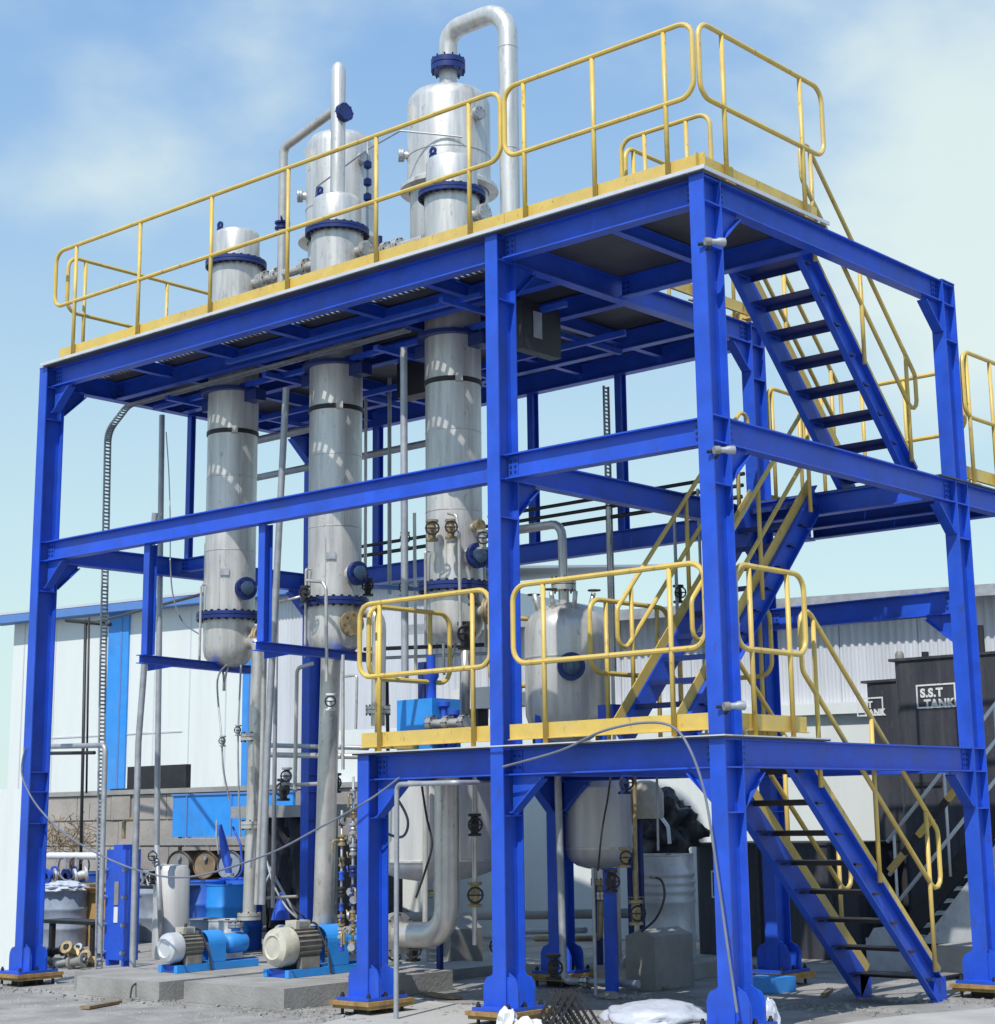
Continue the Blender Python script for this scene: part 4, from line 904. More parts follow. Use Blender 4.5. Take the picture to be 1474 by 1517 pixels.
# valves
def valve(c, label, m='pipe', s=1.0, wheel=True, axis=(0,0,1), side=(.7,-.7,0)):
    t = thing('gate_valve', label, 'valve', tuple(c), 'valves on the pipework'); c = V(c)
    MB().lathe([(0,-.09*s),(.055*s,-.09*s),(.055*s,-.07*s),(.03*s,-.065*s),(.04*s,0),(.03*s,.065*s),(.055*s,.07*s),(.055*s,.09*s),(0,.09*s)], c, 14, axis).build('body', m, t)
    sd = V(side).normalized(); MB().tube([c, c + sd*.12*s], .016*s, 8).build('bonnet', m, t)
    if wheel:
        p = c + sd*.13*s; u_ = sd.cross(V(axis)).normalized(); w_ = sd.cross(u_)
        MB().tube([p + (u_*math.cos(q*PI/6) + w_*math.sin(q*PI/6))*.055*s for q in range(12)], .008*s, 6, True).obox(p, u_*.055*s, w_*.006*s, sd*.005*s).build('hand_wheel', 'dark', t)
    return t
V_LIST = [((-1.369, 1.3, 1.4),'flanged valve on the thin line in front of the wide tank','dark',1.1),
          ((-1.377, 1.3, 0.794),'lower flanged valve under the wide grey tank','brass',1.2),
          ((-1.595, 1.0, 4.067),'brass hand valve left of the rightmost process column','brass',1.1),
          ((-1.402, 1.05, 4.062),'brass hand valve against the face of the rightmost process column','brass',1.0),
          ((-1.146, 1.2, 3.949),'small hand valve squeezed between the rightmost column and the blue frame','pipe',1.0),
          ((-3.323, 1.0, 3.637),'small hand valve left of the middle column flange','dark',.9),
          ((-2.935, 2.0, 4.236),'small hand valve behind the bright riser','brass',.9),
          ((-4.65, 1.1, 2.264),'tiny drain valve hanging below the leftmost column','galv',.6),
          ((-4.411, 1.1, 2.362),'second tiny drain valve beside the flanged down pipe','galv',.6),
          ((-4.571, 1.9, 1.915),'round gauge valve left of the dark blue rear column','galv',1.0),
          ((-3.831, 1.9, 1.828),'dark valve against the thick suction pipe','dark',1.1),
          ((-0.453, 2.3, 1.091),'upper hand valve beside the steel drum','brass',1.0),
          ((-0.576, 2.25, 0.884),'round valve on the short blue post','dark',1.1),
          ((-0.417, 2.4, 0.603),'brass valve in front of the steel drum','brass',1.2),
          ((-0.431, 2.3, 1.749),'small blue valve under the platform right of the narrow tank','flange',1.1),
          ((-6.766, 1.9, 1.1),'grey valve above the plain pale cylinder','galv',.9),
          ((-6.78, 1.9, 0.866),'dark lever valve on top of the plain pale cylinder','dark',.8),
          ((-3.37, 1.9, 3.785),'small dark valve right of the middle column flange','dark',1.0),
          ((-3.054, 2.1, 3.759),'tiny valve on the blue grey pipe near the bright riser','pipe',.9),
          ((-1.186, 1.1, 3.417),'small valve at the front of the rightmost column flange','dark',.8),
          ((-1.366, 1.2, 3.089),'flanged drain valve under the rightmost process column','dark',1.4),
          ((-2.438, 1.6, 0.275),'dark valve on the ground left of the louvred cover','dark',1.3),
          ((-2.378, 1.3, 0.266),'shiny valve on the ground beside the short column','pipe',1.2),
          ((-1.752, 2.0, 0.303),'shiny valve at the ground just left of the middle column','galv',1.2),
          ((-0.977, 1.9, 0.148),'dark valve at the foot of the rear platform column','dark',1.2),
          ((-2.943, 1.0, 2.565),'white handled valve on the thick suction pipe','white',.9),
          ((-4.96, 2.2, 1.785),'black hanging valve below the platform height pipes','dark',1.3),
          ((-0.766, 3.7, 3.625),'hand valve at the back behind the middle stair','dark',1.0)]
for c_, l_, m_, s_ in V_LIST: valve(c_, l_, m_, s_)
rpipe('thin_line', [(-1.364, 1.3, 1.828),(-1.382, 1.3, 0.359)], .022, 'pipe', 'thin upright line with two valves in front of the wide grey tank')
rpipe('thin_line', [(-2.264, 1.6, 1.853),(-2.28, 1.6, 0.31)], .028, 'pipe', 'upright steel line left of the thick elbow pipe')
rpipe('thin_line', [(-0.417, 2.4, 0.585),(-0.39, 2.4, 1.809)], .02, 'brass', 'brown upright line left of the steel drum')
rpipe('thin_line', [(-0.295, 2.6, 1.143),(-0.284, 2.6, 1.838)], .012, 'galv', 'very thin grey line hanging over the steel drum')
# valve manifold left of the short column: a tall stack of small valves
t = thing('valve_manifold', 'tall cluster of small brass and white valves left of the short blue column', 'valves', (-2.456, 0.75, 0.535))
rm = random.Random(11)
for k in range(3):
    x_ = (-2.577, 0.8, 1.187)[0] + k*.075 + .01; y_ = .8 + (k % 2)*.07
    MB().tube([(x_,y_,.28),(x_,y_,1.55 + k*.15)], .012, 8).build('riser', 'galv', t)
    z_ = .34
    while z_ < 1.5 + k*.12:
        s_ = rm.uniform(.7,1.15); m_ = rm.choice(('brass','brass','galv','dark','brass','flange','pipe','galv','blue'))
        o = MB().lathe([(.014,-.05*s_),(.034*s_,-.045*s_),(.034*s_,-.025*s_),(.022,-.02*s_),(.030*s_,0),(.022,.02*s_),(.034*s_,.025*s_),(.034*s_,.045*s_),(.014,.05*s_)], (x_,y_,z_), 12).build('valve_body', m_, t)
        a_ = rm.uniform(-2.6,.4); u_ = V((math.cos(a_),math.sin(a_),0)); q_ = V((x_,y_,z_))
        if rm.random() < .6: MB().tube([q_, q_+u_*.05, q_+u_*.055+V((0,0,.05))], .007, 6).build('lever', rm.choice(('dark','blue','brass')), o)
        if rm.random() < .3: MB().tube(bend([q_, q_+u_*.09, q_+u_*.09-V((0,0,.12))], .03), .010, 8).build('branch', 'brass', o)
        if rm.random() < .25: MB().lathe([(0,0),(.035,0),(.035,.02),(0,.02)], q_+u_*.03, 14, u_).build('gauge', 'galv', o)
        z_ += rm.uniform(.10,.20)

# hoses and cables
def cable(pts, r, m, label):
    P_ = [V(p) for p in pts]; res = []
    for i in range(len(P_)-1):
        p0, p1, p2, p3 = P_[max(i-1,0)], P_[i], P_[i+1], P_[min(i+2,len(P_)-1)]
        for k in range(8):
            t_ = k/8; res.append(.5*((2*p1) + (p2-p0)*t_ + (2*p0-5*p1+4*p2-p3)*t_*t_ + (3*p1-p0-3*p2+p3)*t_**3))
    res.append(P_[-1]); return solo('cable', MB().tube(res, r, 7), m, label, 'cable', 'hoses and cables')
cable([(-6.462, -0.02, 2.242),(-6.473, -0.03, 1.954),(-6.11, -0.04, 1.608),(-5.428, -0.06, 1.286),(-4.443, -0.1, 1.035),(-3.611, -0.12, 0.975),(-2.59, -0.12, 1.164),(-1.918, -0.1, 1.391),(-1.338, -0.06, 1.619),(-1.072, 0.05, 1.803)], .009, 'hose', 'grey cable sagging across the front from the left column to the platform beam')
cable([(0.168, -0.04, 1.855),(0.77, -0.05, 1.96),(1.181, -0.06, 2.086),(1.574, -0.07, 2.134),(1.859, -0.08, 2.096),(2.03, -0.1, 1.924),(2.152, -0.1, 1.587),(2.228, -0.1, 1.072),(2.294, -0.11, 0.615),(2.367, -0.12, 0.125)], .010, 'hose', 'grey hose looped over the platform edge and hanging down the corner column')
cable([(-1.929, 1.2, 1.751),(-1.87, 1.2, 1.478),(-1.803, 1.2, 1.237),(-1.889, 1.2, 0.998),(-2.01, 1.2, 0.759)], .011, 'rubber', 'black cable dangling in front of the wide grey tank')
cable([(-0.34, 2.0, 1.865),(-0.395, 2.0, 1.599),(-0.465, 2.0, 1.334),(-0.522, 2.0, 0.982)], .009, 'rubber', 'black cable hanging across the narrow grey tank')
cable([(-0.095, 2.2, 0.926),(0.03, 2.2, 0.893),(0.054, 2.2, 0.749),(-0.041, 2.2, 0.575),(-0.209, 2.2, 0.456)], .011, 'rubber', 'black hose arc in front of the steel drum')
cable([(-1.583, 0.3, 1.37),(-1.396, 0.4, 1.311),(-1.421, 0.5, 1.452),(-1.478, 0.4, 1.654),(-1.568, 0.3, 1.702)], .012, 'hose', 'coiled grey blue hose beside the short blue column')
cable([(-4.742, 1.2, 3.048),(-4.878, 1.2, 2.883),(-4.674, 1.1, 2.319),(-4.631, 1.1, 1.979),(-4.647, 1.2, 1.677)], .010, 'galv', 'thin drain hose below the leftmost column')
cable([(-4.447, 1.15, 3.026),(-4.412, 1.1, 2.376),(-4.4, 1.1, 1.973),(-4.469, 1.2, 1.309)], .010, 'galv', 'thin drain hose beside the flanged down pipe')
cable([(-5.845, 1.3, 4.265),(-5.783, 1.3, 3.889),(-5.608, 1.3, 3.581),(-5.306, 1.3, 3.412)], .008, 'hose', 'thin grey cable swinging to the leftmost column flange')
cable([(-4.209, -0.2, 0.031),(-4.165, -0.3, -0.001),(-4.124, -0.35, -0.089)], .009, 'rubber', 'short black cable end lying over the plinth edge')
cable([(-6.37, 1.6, 5.827),(-6.3, 1.6, 5.346),(-6.252, 1.6, 4.797),(-5.845, 1.3, 4.265)], .007, 'white', 'thin white cable hanging beside the straight riser pipe')
cable([(-4.295, 1.4, 1.073),(-4.073, 1.3, 0.849),(-3.757, 1.2, 0.634),(-3.623, 1.3, 0.487)], .010, 'galv', 'grey hose dropping to the top of the large pump')

# ================================================================== things on the platform
t = thing('dosing_pump', 'bright blue box shaped pump head on the left of the lower platform', 'pump', (-1.599, 0.75, 2.228))
b0, b1 = V((-1.803, 0.75, 2.243)), V((-1.364, 0.75, 2.509))
MB().box((b0.x,.75,ZP+.016),(b1.x,1.12,b1.z)).build('housing', 'azure', t)
MB().lathe([(.045,0),(.045,.16),(.07,.2),(.07,.26),(.04,.27),(.04,.4)], ((b0.x*.35+b1.x*.65),.9,b1.z), 16).build('pump_head', 'blue', t)
MB().box((b0.x*.75+b1.x*.25-.04,.95,b1.z+.001),(b0.x*.75+b1.x*.25+.04,1.03,b1.z+.35)).build('standpipe', 'flange', t)
t = thing('valve_block', 'cluster of blue cast valves beside the bright blue pump head on the platform', 'valves', (-1.296, 0.85, 2.236))
for (px_,dz) in ((645,0),(658,.06),(672,-.02)):
    x_ = {645:(-1.419, 0.85, 2.36)[0],658:(-1.311, 0.85, 2.355)[0],672:(-1.196, 0.85, 2.349)[0]}[px_]
    MB().lathe([(.05,0),(.05,.05),(.03,.07),(.055,.16),(.06,.2),(.03,.26),(.03,.34+dz),(.055,.36+dz),(.055,.40+dz),(0,.41+dz)], (x_,.85,ZP+.016), 14).build('valve_body', 'blue', t)
MB().tube([(-1.358, 0.7, 2.282),(-0.912, 0.7, 2.273)], .04, 12).build('header', 'pipe', t)
for q in ((-1.317, 0.7, 2.28),(-1.121, 0.7, 2.277),(-0.928, 0.7, 2.274)): flp(t, q, .07, (1,0,0), 'pipe', .05)
t = thing('control_box', 'white rounded control cabinet on dark legs behind the blue valves on the platform', 'cabinet', (-1.7,2.6,ZP))
c0, c1 = V((-2.591, 2.3, 2.514)), V((-1.318, 2.3, 2.719))
B = MB(); pts = bend([(c0.x,2.3,c0.z),(c1.x,2.3,c0.z),(c1.x,2.3,c1.z),(c0.x,2.3,c1.z)], .07, 5, True); B.prism(pts, (0,.22,0)); B.build('cabinet', 'white', t)
MB().box((c0.x+.06,2.35,c0.z-.2),(c0.x+.32,2.5,c0.z-.001)).build('motor', 'dark', t)
MB().box((c1.x-.25,2.35,ZP-.15),(c1.x-.05,2.5,c0.z-.001)).build('stand', 'dark', t)
MB().box((c0.x+.55,2.33,c0.z-.22),(c0.x+.72,2.46,c0.z-.001)).build('gear_case', 'brass', t)
solo('junction_box', MB().box((-0.045, 1.45, 2.226),V((0.124, 1.45, 2.403))+V((0,.14,0))), 'blue', 'small blue box on the platform at the right foot of the domed vessel', 'box')

# clamp hardware on the corner column, not light fittings
def hardware(c, label):
    t = thing('clamp_hardware', label, 'hardware', tuple(c), 'clamp hardware on the corner column'); c = V(c); ax = (.5,.86,.05)
    MB().lathe([(0,0),(.022,0),(.024,.06),(.034,.08),(.034,.13),(.03,.13),(0,.125)], c, 14, ax).build('clamp_head', 'galv', t)
    MB().lathe([(.0,-.035),(.030,-.035),(.032,.01),(.0,.01)], c, 12, ax).build('clamp_cap', 'cover', t)
    MB().tube([c+V((0,.02,-.02)), c+V((-.05,.03,-.05))], .012, 6).build('clamp', 'dark', t)
    MB().tube([c+V((-.1,.0,.0)), c+V((.0,.02,.0))], .014, 6).build('arm', 'dark', t)
hardware((2.32,-.03,5.72), 'grey clamp hardware high on the corner column below the top deck')
hardware((2.33,-.03,4.10), 'grey clamp hardware on the corner column below the middle beam')
hardware((2.33,-.03,2.22), 'grey clamp hardware on the corner column just above the platform edge')

# ================================================================== background yard
def drum(c, r, h, m, label, ribs=(.33,.67), group='drums and barrels in the yard', rim=True, lid=None):
    t = thing('drum', label, 'drum', tuple(c), group); x, y, z = c
    prof = [(0,0),(r*.97,0),(r,.012),(r,.02)]
    for f in ribs: prof += [(r,h*f-.03),(r+.012,h*f-.012),(r+.012,h*f+.012),(r,h*f+.03)]
    prof += [(r,h-.02),(r+.008,h-.012),(r+.008,h)]
    MB().lathe(prof, c, 32).build('body', m, t)
    MB().lathe([(r-.012,h-.014),(0,h-.014)], c, 32).build('lid', lid or m, t)
    MB().lathe([(.03,h-.013),(.03,h+.006),(0,h+.006)], (x+r*.5,y-r*.3,z), 10).build('bung', 'dark', t)
    return t
dc = (-1.631, 4.45, -0.015)
drum((dc[0],4.45,-.118), .325, 1.18, 'silver', 'tall ribbed silver steel drum standing under the platform', (.30,.60,.69,.76,.83))
t = thing('motor_cover', 'sloped grey sheet metal cover standing in front of the silver drum', 'cover', (-1.4,3.7,-.1))
q = V((-0.548, 2.843, -0.116)); B = MB(); x0_, y0_ = q.x, q.y
B.prism([(x0_-.34,y0_,-.117),(x0_,y0_,-.117),(x0_,y0_,.36),(x0_-.17,y0_,.42),(x0_-.34,y0_,.36)], (0,.6,0)); B.build('hood', 'cover', t)
t = thing('motor_cover', 'louvred grey sheet metal cover behind the middle blue column', 'cover', (-2,1.5,-.1))
q = V((-3.693, 3.447, -0.1)); x0_, y0_ = q.x, q.y
B = MB(); B.prism([(x0_-.36,y0_,-.10),(x0_,y0_,-.10),(x0_,y0_,.30),(x0_-.18,y0_,.42),(x0_-.36,y0_,.30)], (0,.5,0)); B.build('hood', 'cover', t)
for i in range(5): MB().box((x0_-.31,y0_-.012,-.02+i*.06),(x0_-.10,y0_-.001,.0+i*.06)).build('louvre', 'galv', t)
# black tanks
def black_tank(x0_, x1_, y0_, y1_, z1, label, rounded=True):
    t = thing('black_tank', label, 'tank', ((x0_+x1_)/2,(y0_+y1_)/2,-.118), 'black rectangular tanks')
    pts = [(x0_,y0_,-.117),(x1_,y0_,-.117),(x1_,y1_,-.117),(x0_,y1_,-.117)]
    B = MB(); B.prism(bend(pts, .12, 5, True) if rounded else pts, (0,0,z1+.117)); B.build('shell', 'black', t)
    MB().box((x0_-.02,y0_-.02,z1+.001),(x1_+.02,y1_,z1+.03)).build('top_rim', 'black', t)
    k = x0_ + .9
    while k < x1_ - .2: MB().box((k,y0_-.035,-.1),(k+.03,y0_-.001,z1-.01)).build('stiffener', 'black', t); k += .95
    return t
bt1 = black_tank(-.26, 3.4, 7.0, 9.2, 3.09, 'large black tank with a painted white sign at the right')
bt2 = black_tank(-1.06, -.3, 7.75, 9.6, 2.93, 'black tank half hidden behind the larger signed tank')
bt3 = black_tank(-2.78, -.62, 6.6, 7.6, 1.10, 'low black tank under the stairs behind the silver drum')
MB().box((-.05,6.98,1.72),(.28,6.999,1.76)).build('shelf', 'dark', bt1)
MB().lathe([(0,0),(.05,0),(.05,.06),(.03,.09),(0,.09)], (-.2,7.1,3.12), 14).build('vent_cap', 'cover', bt1)
MB().lathe([(0,0),(.04,0),(.04,.06),(0,.06)], (.12,7.1,3.12), 12).build('vent_stub', 'dark', bt1)
MB().tube([(.8,7.1,3.12),(.8,7.1,3.42)], .04, 10).build('vent_stub', 'dark', bt1)
def sign(parent, x0_, x1_, z0_, z1_, y_, txt, size, skew=0):
    B = MB(); w = .018
    B.box((x0_,y_-.006,z0_),(x1_,y_-.003,z0_+w)).box((x0_,y_-.006,z1_-w),(x1_,y_-.003,z1_)).box((x0_,y_-.006,z0_+w),(x0_+w,y_-.003,z1_-w)).box((x1_-w,y_-.006,z0_+w),(x1_,y_-.003,z1_-w))
    B.build('sign_border', 'letter', parent)
    for i, line in enumerate(txt):
        cu = bpy.data.curves.new('lettering', 'FONT'); cu.body = line; cu.size = size; cu.extrude = .002; cu.offset = .006; cu.space_character = 1.08
        tmp = bpy.data.objects.new('lettering_source', cu); COL.objects.link(tmp)
        bpy.context.view_layer.update()
        me = bpy.data.meshes.new_from_object(tmp.evaluated_get(bpy.context.evaluated_depsgraph_get()))
        bpy.data.objects.remove(tmp); bpy.data.curves.remove(cu)
        me.materials.clear(); me.materials.append(M['letter'])
        me.transform(Matrix.Translation(V((x0_ + .05 + .04*i, y_-.005, z1_-.045-size*.72-i*size*.94)) - OFF[parent.name]) @ Matrix.Rotation(PI/2, 4, 'X'))
        o = bpy.data.objects.new('lettering', me); COL.objects.link(o); o.parent = parent
s0, s1 = V((0.037, 6.999, 2.555)), V((0.513, 6.999, 2.815))
sign(bt1, s0.x, s1.x, s0.z, s1.z, 6.999, ['S.S.T', 'TANK'], .128)
s0, s1 = V((-1.158, 7.749, 2.578)), V((-0.805, 7.749, 2.763))
sign(bt2, s0.x, s1.x, s0.z-.03, s1.z, 7.749, ['SST', 'TANK'], .10)
s0, s1 = V((-2.522, 6.599, 0.512)), V((-2.013, 6.599, 0.818))
sign(bt3, s0.x, s1.x, s0.z, s1.z, 6.599, ['SST', 'TANK'], .12)

# white access stair beside the black tank
t = thing('access_stair', 'pale steel access stair with black sides climbing to the right by the black tank', 'staircase', (1.2,5.9,-.118))
A0, A1 = V((0.064, 6.3, 0.125)), V((1.419, 6.3, 1.516))
e_ = (A1-A0).normalized(); upv = V((-e_.z,0,e_.x))
for y_ in (6.15,6.85): B = MB(); B.bar(A0 + V((0,y_-6.3,-.05)), A1 + V((0,y_-6.3,-.05)), .03, .2, upv); B.build('stringer', 'dark', t)
for i in range(11):
    p = A0 + (A1-A0)*((i+.3)/11); MB().box((p.x-.1,6.17,p.z-.02),(p.x+.1,6.83,p.z)).build('tread', 'white', t)
for h in (.42,.78,1.12):
    MB().tube([A0 + V((0,-.17,h-.1)), A1 + V((0,-.17,h-.1))], .021, 8).build('handrail', 'white', t)
for f in (.06,.52,.97):
    p = A0 + (A1-A0)*f; MB().tube([p + V((0,-.17,-.05)), p + V((0,-.17,1.04))], .016, 8).build('baluster', 'white', t)
B = MB(); B.prism([(0.517, 5.9, 0.145),(1.402, 5.9, 1.126),(1.329, 5.9, 0.171)], (0,.2,0)); solo('steel_chute', B, 'silver', 'pale sloping sheet steel below the access stair at the right edge', 'sheet metal')
B = MB().box((1.027, 5.2, -0.057),V((1.846, 5.2, 0.189))+V((0,.6,0))); solo('concrete_step', B, 'concrete', 'pale concrete step behind the right rear frame column', 'step')
a, b = V((0.373, 5.6, 0.869)), V((1.235, 5.6, 1.733))
t = thing('striped_pole', 'slanting pole with yellow and dark bands behind the lowest stair', 'pole', tuple(a))
for i in range(5):  # alternate yellow and dark lengths along the pole
    MB().bar(a + (b-a)*(i/5), a + (b-a)*((i+.985)/5), .05, .06).build('band', 'yellow' if i % 2 == 0 else 'dark', t)
t = thing('grey_pump', 'small grey boxed pump on the ground beyond the foot of the lowest stair', 'pump', (.8,4.9,-.118))
p0 = V((0.013, 5.67, -0.115)); p1 = V((0.363, 5.87, -0.115))
MB().box((p0.x,p0.y,-.117),(p0.x+.42,p0.y+.4,.20)).build('housing', 'silver', t)
MB().prism([(p0.x+.03,p0.y,.201),(p0.x+.39,p0.y,.201),(p0.x+.3,p0.y,.30),(p0.x+.1,p0.y,.30)], (0,.4,0)).build('lid', 'silver', t)
MB().tube([(p0.x+.18,p0.y+.2,.3),(p0.x+.18,p0.y+.2,.42)], .02, 8).build('stub', 'white', t)
solo('mooring_basin', MB().prism([(.2,3.2,-.117),(.5,3.2,-.117),(.54,3.5,-.117),(.16,3.5,-.117)], (0,0,.13)), 'azure', 'little bright blue plastic basin behind the corner column foot', 'basin')

# bundle of tarpaulin on the low tank
def lump(name, c, rad, m, label, cat, seed, n=2.2, amp=.28, flat=.0):
    import bmesh
    bm = bmesh.new(); bmesh.ops.create_icosphere(bm, subdivisions=4, radius=1)
    from mathutils import noise
    for v in bm.verts:
        d = v.co.normalized(); k = 1 + amp*noise.noise(d*n + V((seed,seed*.7,0))) + amp*.5*noise.noise(d*n*2.2 + V((0,seed,0))) + amp*.14*(1-2*abs(noise.noise(d*n*3 + V((seed*2,0,0)))))
        v.co = V((d.x*rad[0]*k, d.y*rad[1]*k, max(d.z*rad[2]*k, -flat) if flat else d.z*rad[2]*k))
    me = bpy.data.meshes.new(name); bm.to_mesh(me); bm.free(); me.materials.append(M[m])
    me.polygons.foreach_set('use_smooth', [True]*len(me.polygons))
    o = bpy.data.objects.new(name, me); COL.objects.link(o); o.location = c
    return tag(o, label, cat)
def crumple(name, c, rad, m, label, cat, seed, fold=.35, sub_=3, floor=-.05):
    # creased sheet or paper: ridged folds, flat shaded
    import bmesh
    from mathutils import noise
    bm = bmesh.new(); bmesh.ops.create_icosphere(bm, subdivisions=sub_, radius=1)
    rr = random.Random(seed)
    for v in bm.verts:
        d = v.co.normalized(); q_ = d*2.2 + V((seed,seed*.3,0))
        k = 1 + fold*(.5-abs(noise.noise(q_))*2) + fold*.6*(.4-abs(noise.noise(q_*2.3))*2) + rr.uniform(-.09,.09)*fold
        v.co = V((d.x*rad[0]*k, d.y*rad[1]*k, max(d.z*rad[2]*k, floor)))
    me = bpy.data.meshes.new(name); bm.to_mesh(me); bm.free(); me.materials.append(M[m])
    o = bpy.data.objects.new(name, me); COL.objects.link(o); o.location = c
    return tag(o, label, cat)
q = (-2.668, 5.9, 1.345); lump('tarpaulin_bundle', (q[0],5.9,q[2]), (.36,.26,.33), 'tarp', 'crumpled black tarpaulin bundle heaped behind the silver drum', 'tarpaulin', 3.1, 1.9, .75)
q = (-2.766, 5.8, 1.324); 
rpipe('prop_tube', [(-2.296, 5.5, 1.143),(-2.308, 5.5, 1.325),(-2.468, 5.5, 1.511)], .022, 'white', 'white bent tube poking out of the black tarpaulin bundle')
q = (-1.179, 3.4, 1.575); solo('cream_canister', MB().lathe([(0,-.15),(.17,-.15),(.18,-.1),(.18,.1),(.12,.2),(.05,.22),(0,.22)], (q[0],3.6,q[2]), 20), 'cream', 'cream plastic canister right of the narrow grey tank', 'canister')
rpipe('canister_post', [(q[0]-.08,3.6,-.11),(q[0]-.08,3.6,q[2]-.15)], .03, 'flange', 'dark blue post carrying the cream canister')

# things by the boundary wall, left background
bd = thing('site_container', 'bright blue sheet metal box in front of the weathered wall', 'container', (-10.4,6,1.2))
b0, b1 = V((-11.689, 6.0, 1.248)), V((-9.064, 6.0, 1.835))
MB().box((b0.x,6.0,b0.z),(b1.x,6.05,b1.z)).build('face', 'azure', bd)
MB().box((b0.x-.02,5.98,b1.z+.001),(b1.x+.02,6.06,b1.z+.03)).build('top_edge', 'trim', bd)
for f in (.12,.5): MB().box((b0.x+(b1.x-b0.x)*f,5.985,b0.z),(b0.x+(b1.x-b0.x)*f+.03,5.999,b1.z)).build('seam', 'trim', bd)
for f in (.05,.95): MB().box((b0.x+(b1.x-b0.x)*f,6.01,-.117),(b0.x+(b1.x-b0.x)*f+.05,6.04,b0.z-.001)).build('leg', 'dark', bd)
b0, b1 = V((-15.769, 8.2, 2.059)), V((-14.174, 8.2, 2.399))
bp_ = thing('black_hoarding', 'black rectangular panel standing above the weathered wall', 'hoarding', ((b0.x+b1.x)/2,8.2,b0.z))
MB().box((b0.x,8.2,b0.z-1.2),(b1.x,8.3,b1.z)).build('board', 'dark', bp_)
MB().box((b0.x-.5,8.22,b0.z-1.2),(b0.x-.01,8.28,b0.z-.02)).build('wing', 'dark', bp_)
b0, b1 = V((-11.018, 5.3, 1.165)), V((-9.106, 5.3, 1.232))
sl_ = thing('storage_rack', 'pale ledge shelf above three barrels lying on their sides', 'rack', (-10,5.5,-.118))
MB().box((b0.x,5.3,b0.z-.02),(b1.x+1.0,6.0,b1.z)).build('shelf', 'concrete', sl_)
zr = (-10.108, 5.3, 0.693)[2]
MB().box((b0.x,5.35,zr-.06),(b1.x+.4,6.0,zr-.005)).build('shelf', 'dark', sl_)
for x_ in (b0.x+.02,b1.x+.3): MB().box((x_,5.4,-.117),(x_+.06,5.46,zr-.061)).build('post', 'dark', sl_)
for px_, m_, l_ in ((265,'cover','grey ended barrel lying leftmost on the rack'),(304,'brown','rusty brown ended barrel lying in the middle of the rack'),(340,'greydrum','slate blue ended barrel lying rightmost on the rack')):
    p_ = {265:(-10.657, 5.32, 0.934),304:(-10.084, 5.32, 0.955),340:(-9.569, 5.32, 0.956)}[px_]
    t = thing('lying_barrel', l_, 'barrel', tuple(p_), 'barrels lying on the rack')
    r_ = .185
    MB().lathe([(r_,.02),(r_*1.02,.0),(r_*1.02,.03),(r_,.05),(r_,.62)], (p_[0],5.3,zr+r_*1.02), 26, (-.25,.97,0)).build('body', m_, t)
    MB().lathe([(0,.028),(r_*.94,.028),(r_*.95,.02)], (p_[0],5.3,zr+r_*1.02), 26, (-.25,.97,0)).build('end_lid', m_, t)
    MB().lathe([(0,-.012),(.03,-.012),(.03,.02)], (p_[0]+.02,5.3,zr+r_*1.5), 10, (-.25,.97,0)).build('bung', 'galv', t)
for (px_, py_, yy, r_, h_, m_, l_, lid) in ((268,1385,4.2,.26,.80,'bluedrum','dark blue plastic drum left of the others behind the smaller pump',None),(296,1385,3.9,.29,.86,'bluedrum','bright blue plastic drum behind the smaller pump',None),
        (336,1388,4.0,.26,.82,'azure','azure drum just left of the flanged down pipe',None)):
    x_ = {268:(-9.159, 4.2, 0.044),296:(-8.408, 3.9, 0.084),336:(-8.009, 4.0, 0.066)}[px_][0]
    drum((x_,yy,-.118), r_, h_, m_, l_)
x_ = (-7.589, 3.3, 0.105)[0]; drum((x_,3.3,-.118), .22, .45, 'greydrum', 'low grey blue drum in front of the bright blue one')
x_ = (-7.072, 3.2, 0.127)[0]; drum((x_,3.2,-.118), .20, .46, 'silver', 'low silver can in front of the azure drum')
# shelter with slab roof and black tarpaulin
t = thing('slab_shelter', 'open shelter with a pale slab roof and black tarpaulin sides behind the thick pipe', 'shelter', (-6.5,4.6,-.118))
b0, b1 = V((-8.694, 4.6, 1.502)), V((-7.143, 4.6, 1.649))
MB().box((b0.x,4.6,b0.z),(b1.x+.25,6.4,b1.z)).build('slab_roof', 'concrete', t)
xs0 = (-8.161, 4.65, 0.754)[0]
B = MB(); n = 26
for j in range(14):
    for i in range(n+1):
        f = i/n; x_ = xs0 + (b1.x-.05-xs0)*f; z_ = -.11 + (b0.z+.108)*j/13
        B.v.append((x_, 4.72 + .05*math.sin(f*19+j*.5) + .035*math.sin(f*43+j*.9) + .02*math.sin(j*2.1+f*7), z_))
for j in range(13):
    for i in range(n): B.f.append((j*(n+1)+i, j*(n+1)+i+1, (j+1)*(n+1)+i+1, (j+1)*(n+1)+i)); B.sm.append(True)
B.build('tarpaulin_side', 'tarp', t)
for x_ in (b0.x+.05,b1.x+.1): MB().box((x_,4.8,-.117),(x_+.08,4.88,b0.z-.001)).build('post', 'concrete', t)
MB().box((xs0-.05,4.9,-.117),(b1.x-.1,6.3,b0.z-.3)).build('stored_load', 'tarp', t)
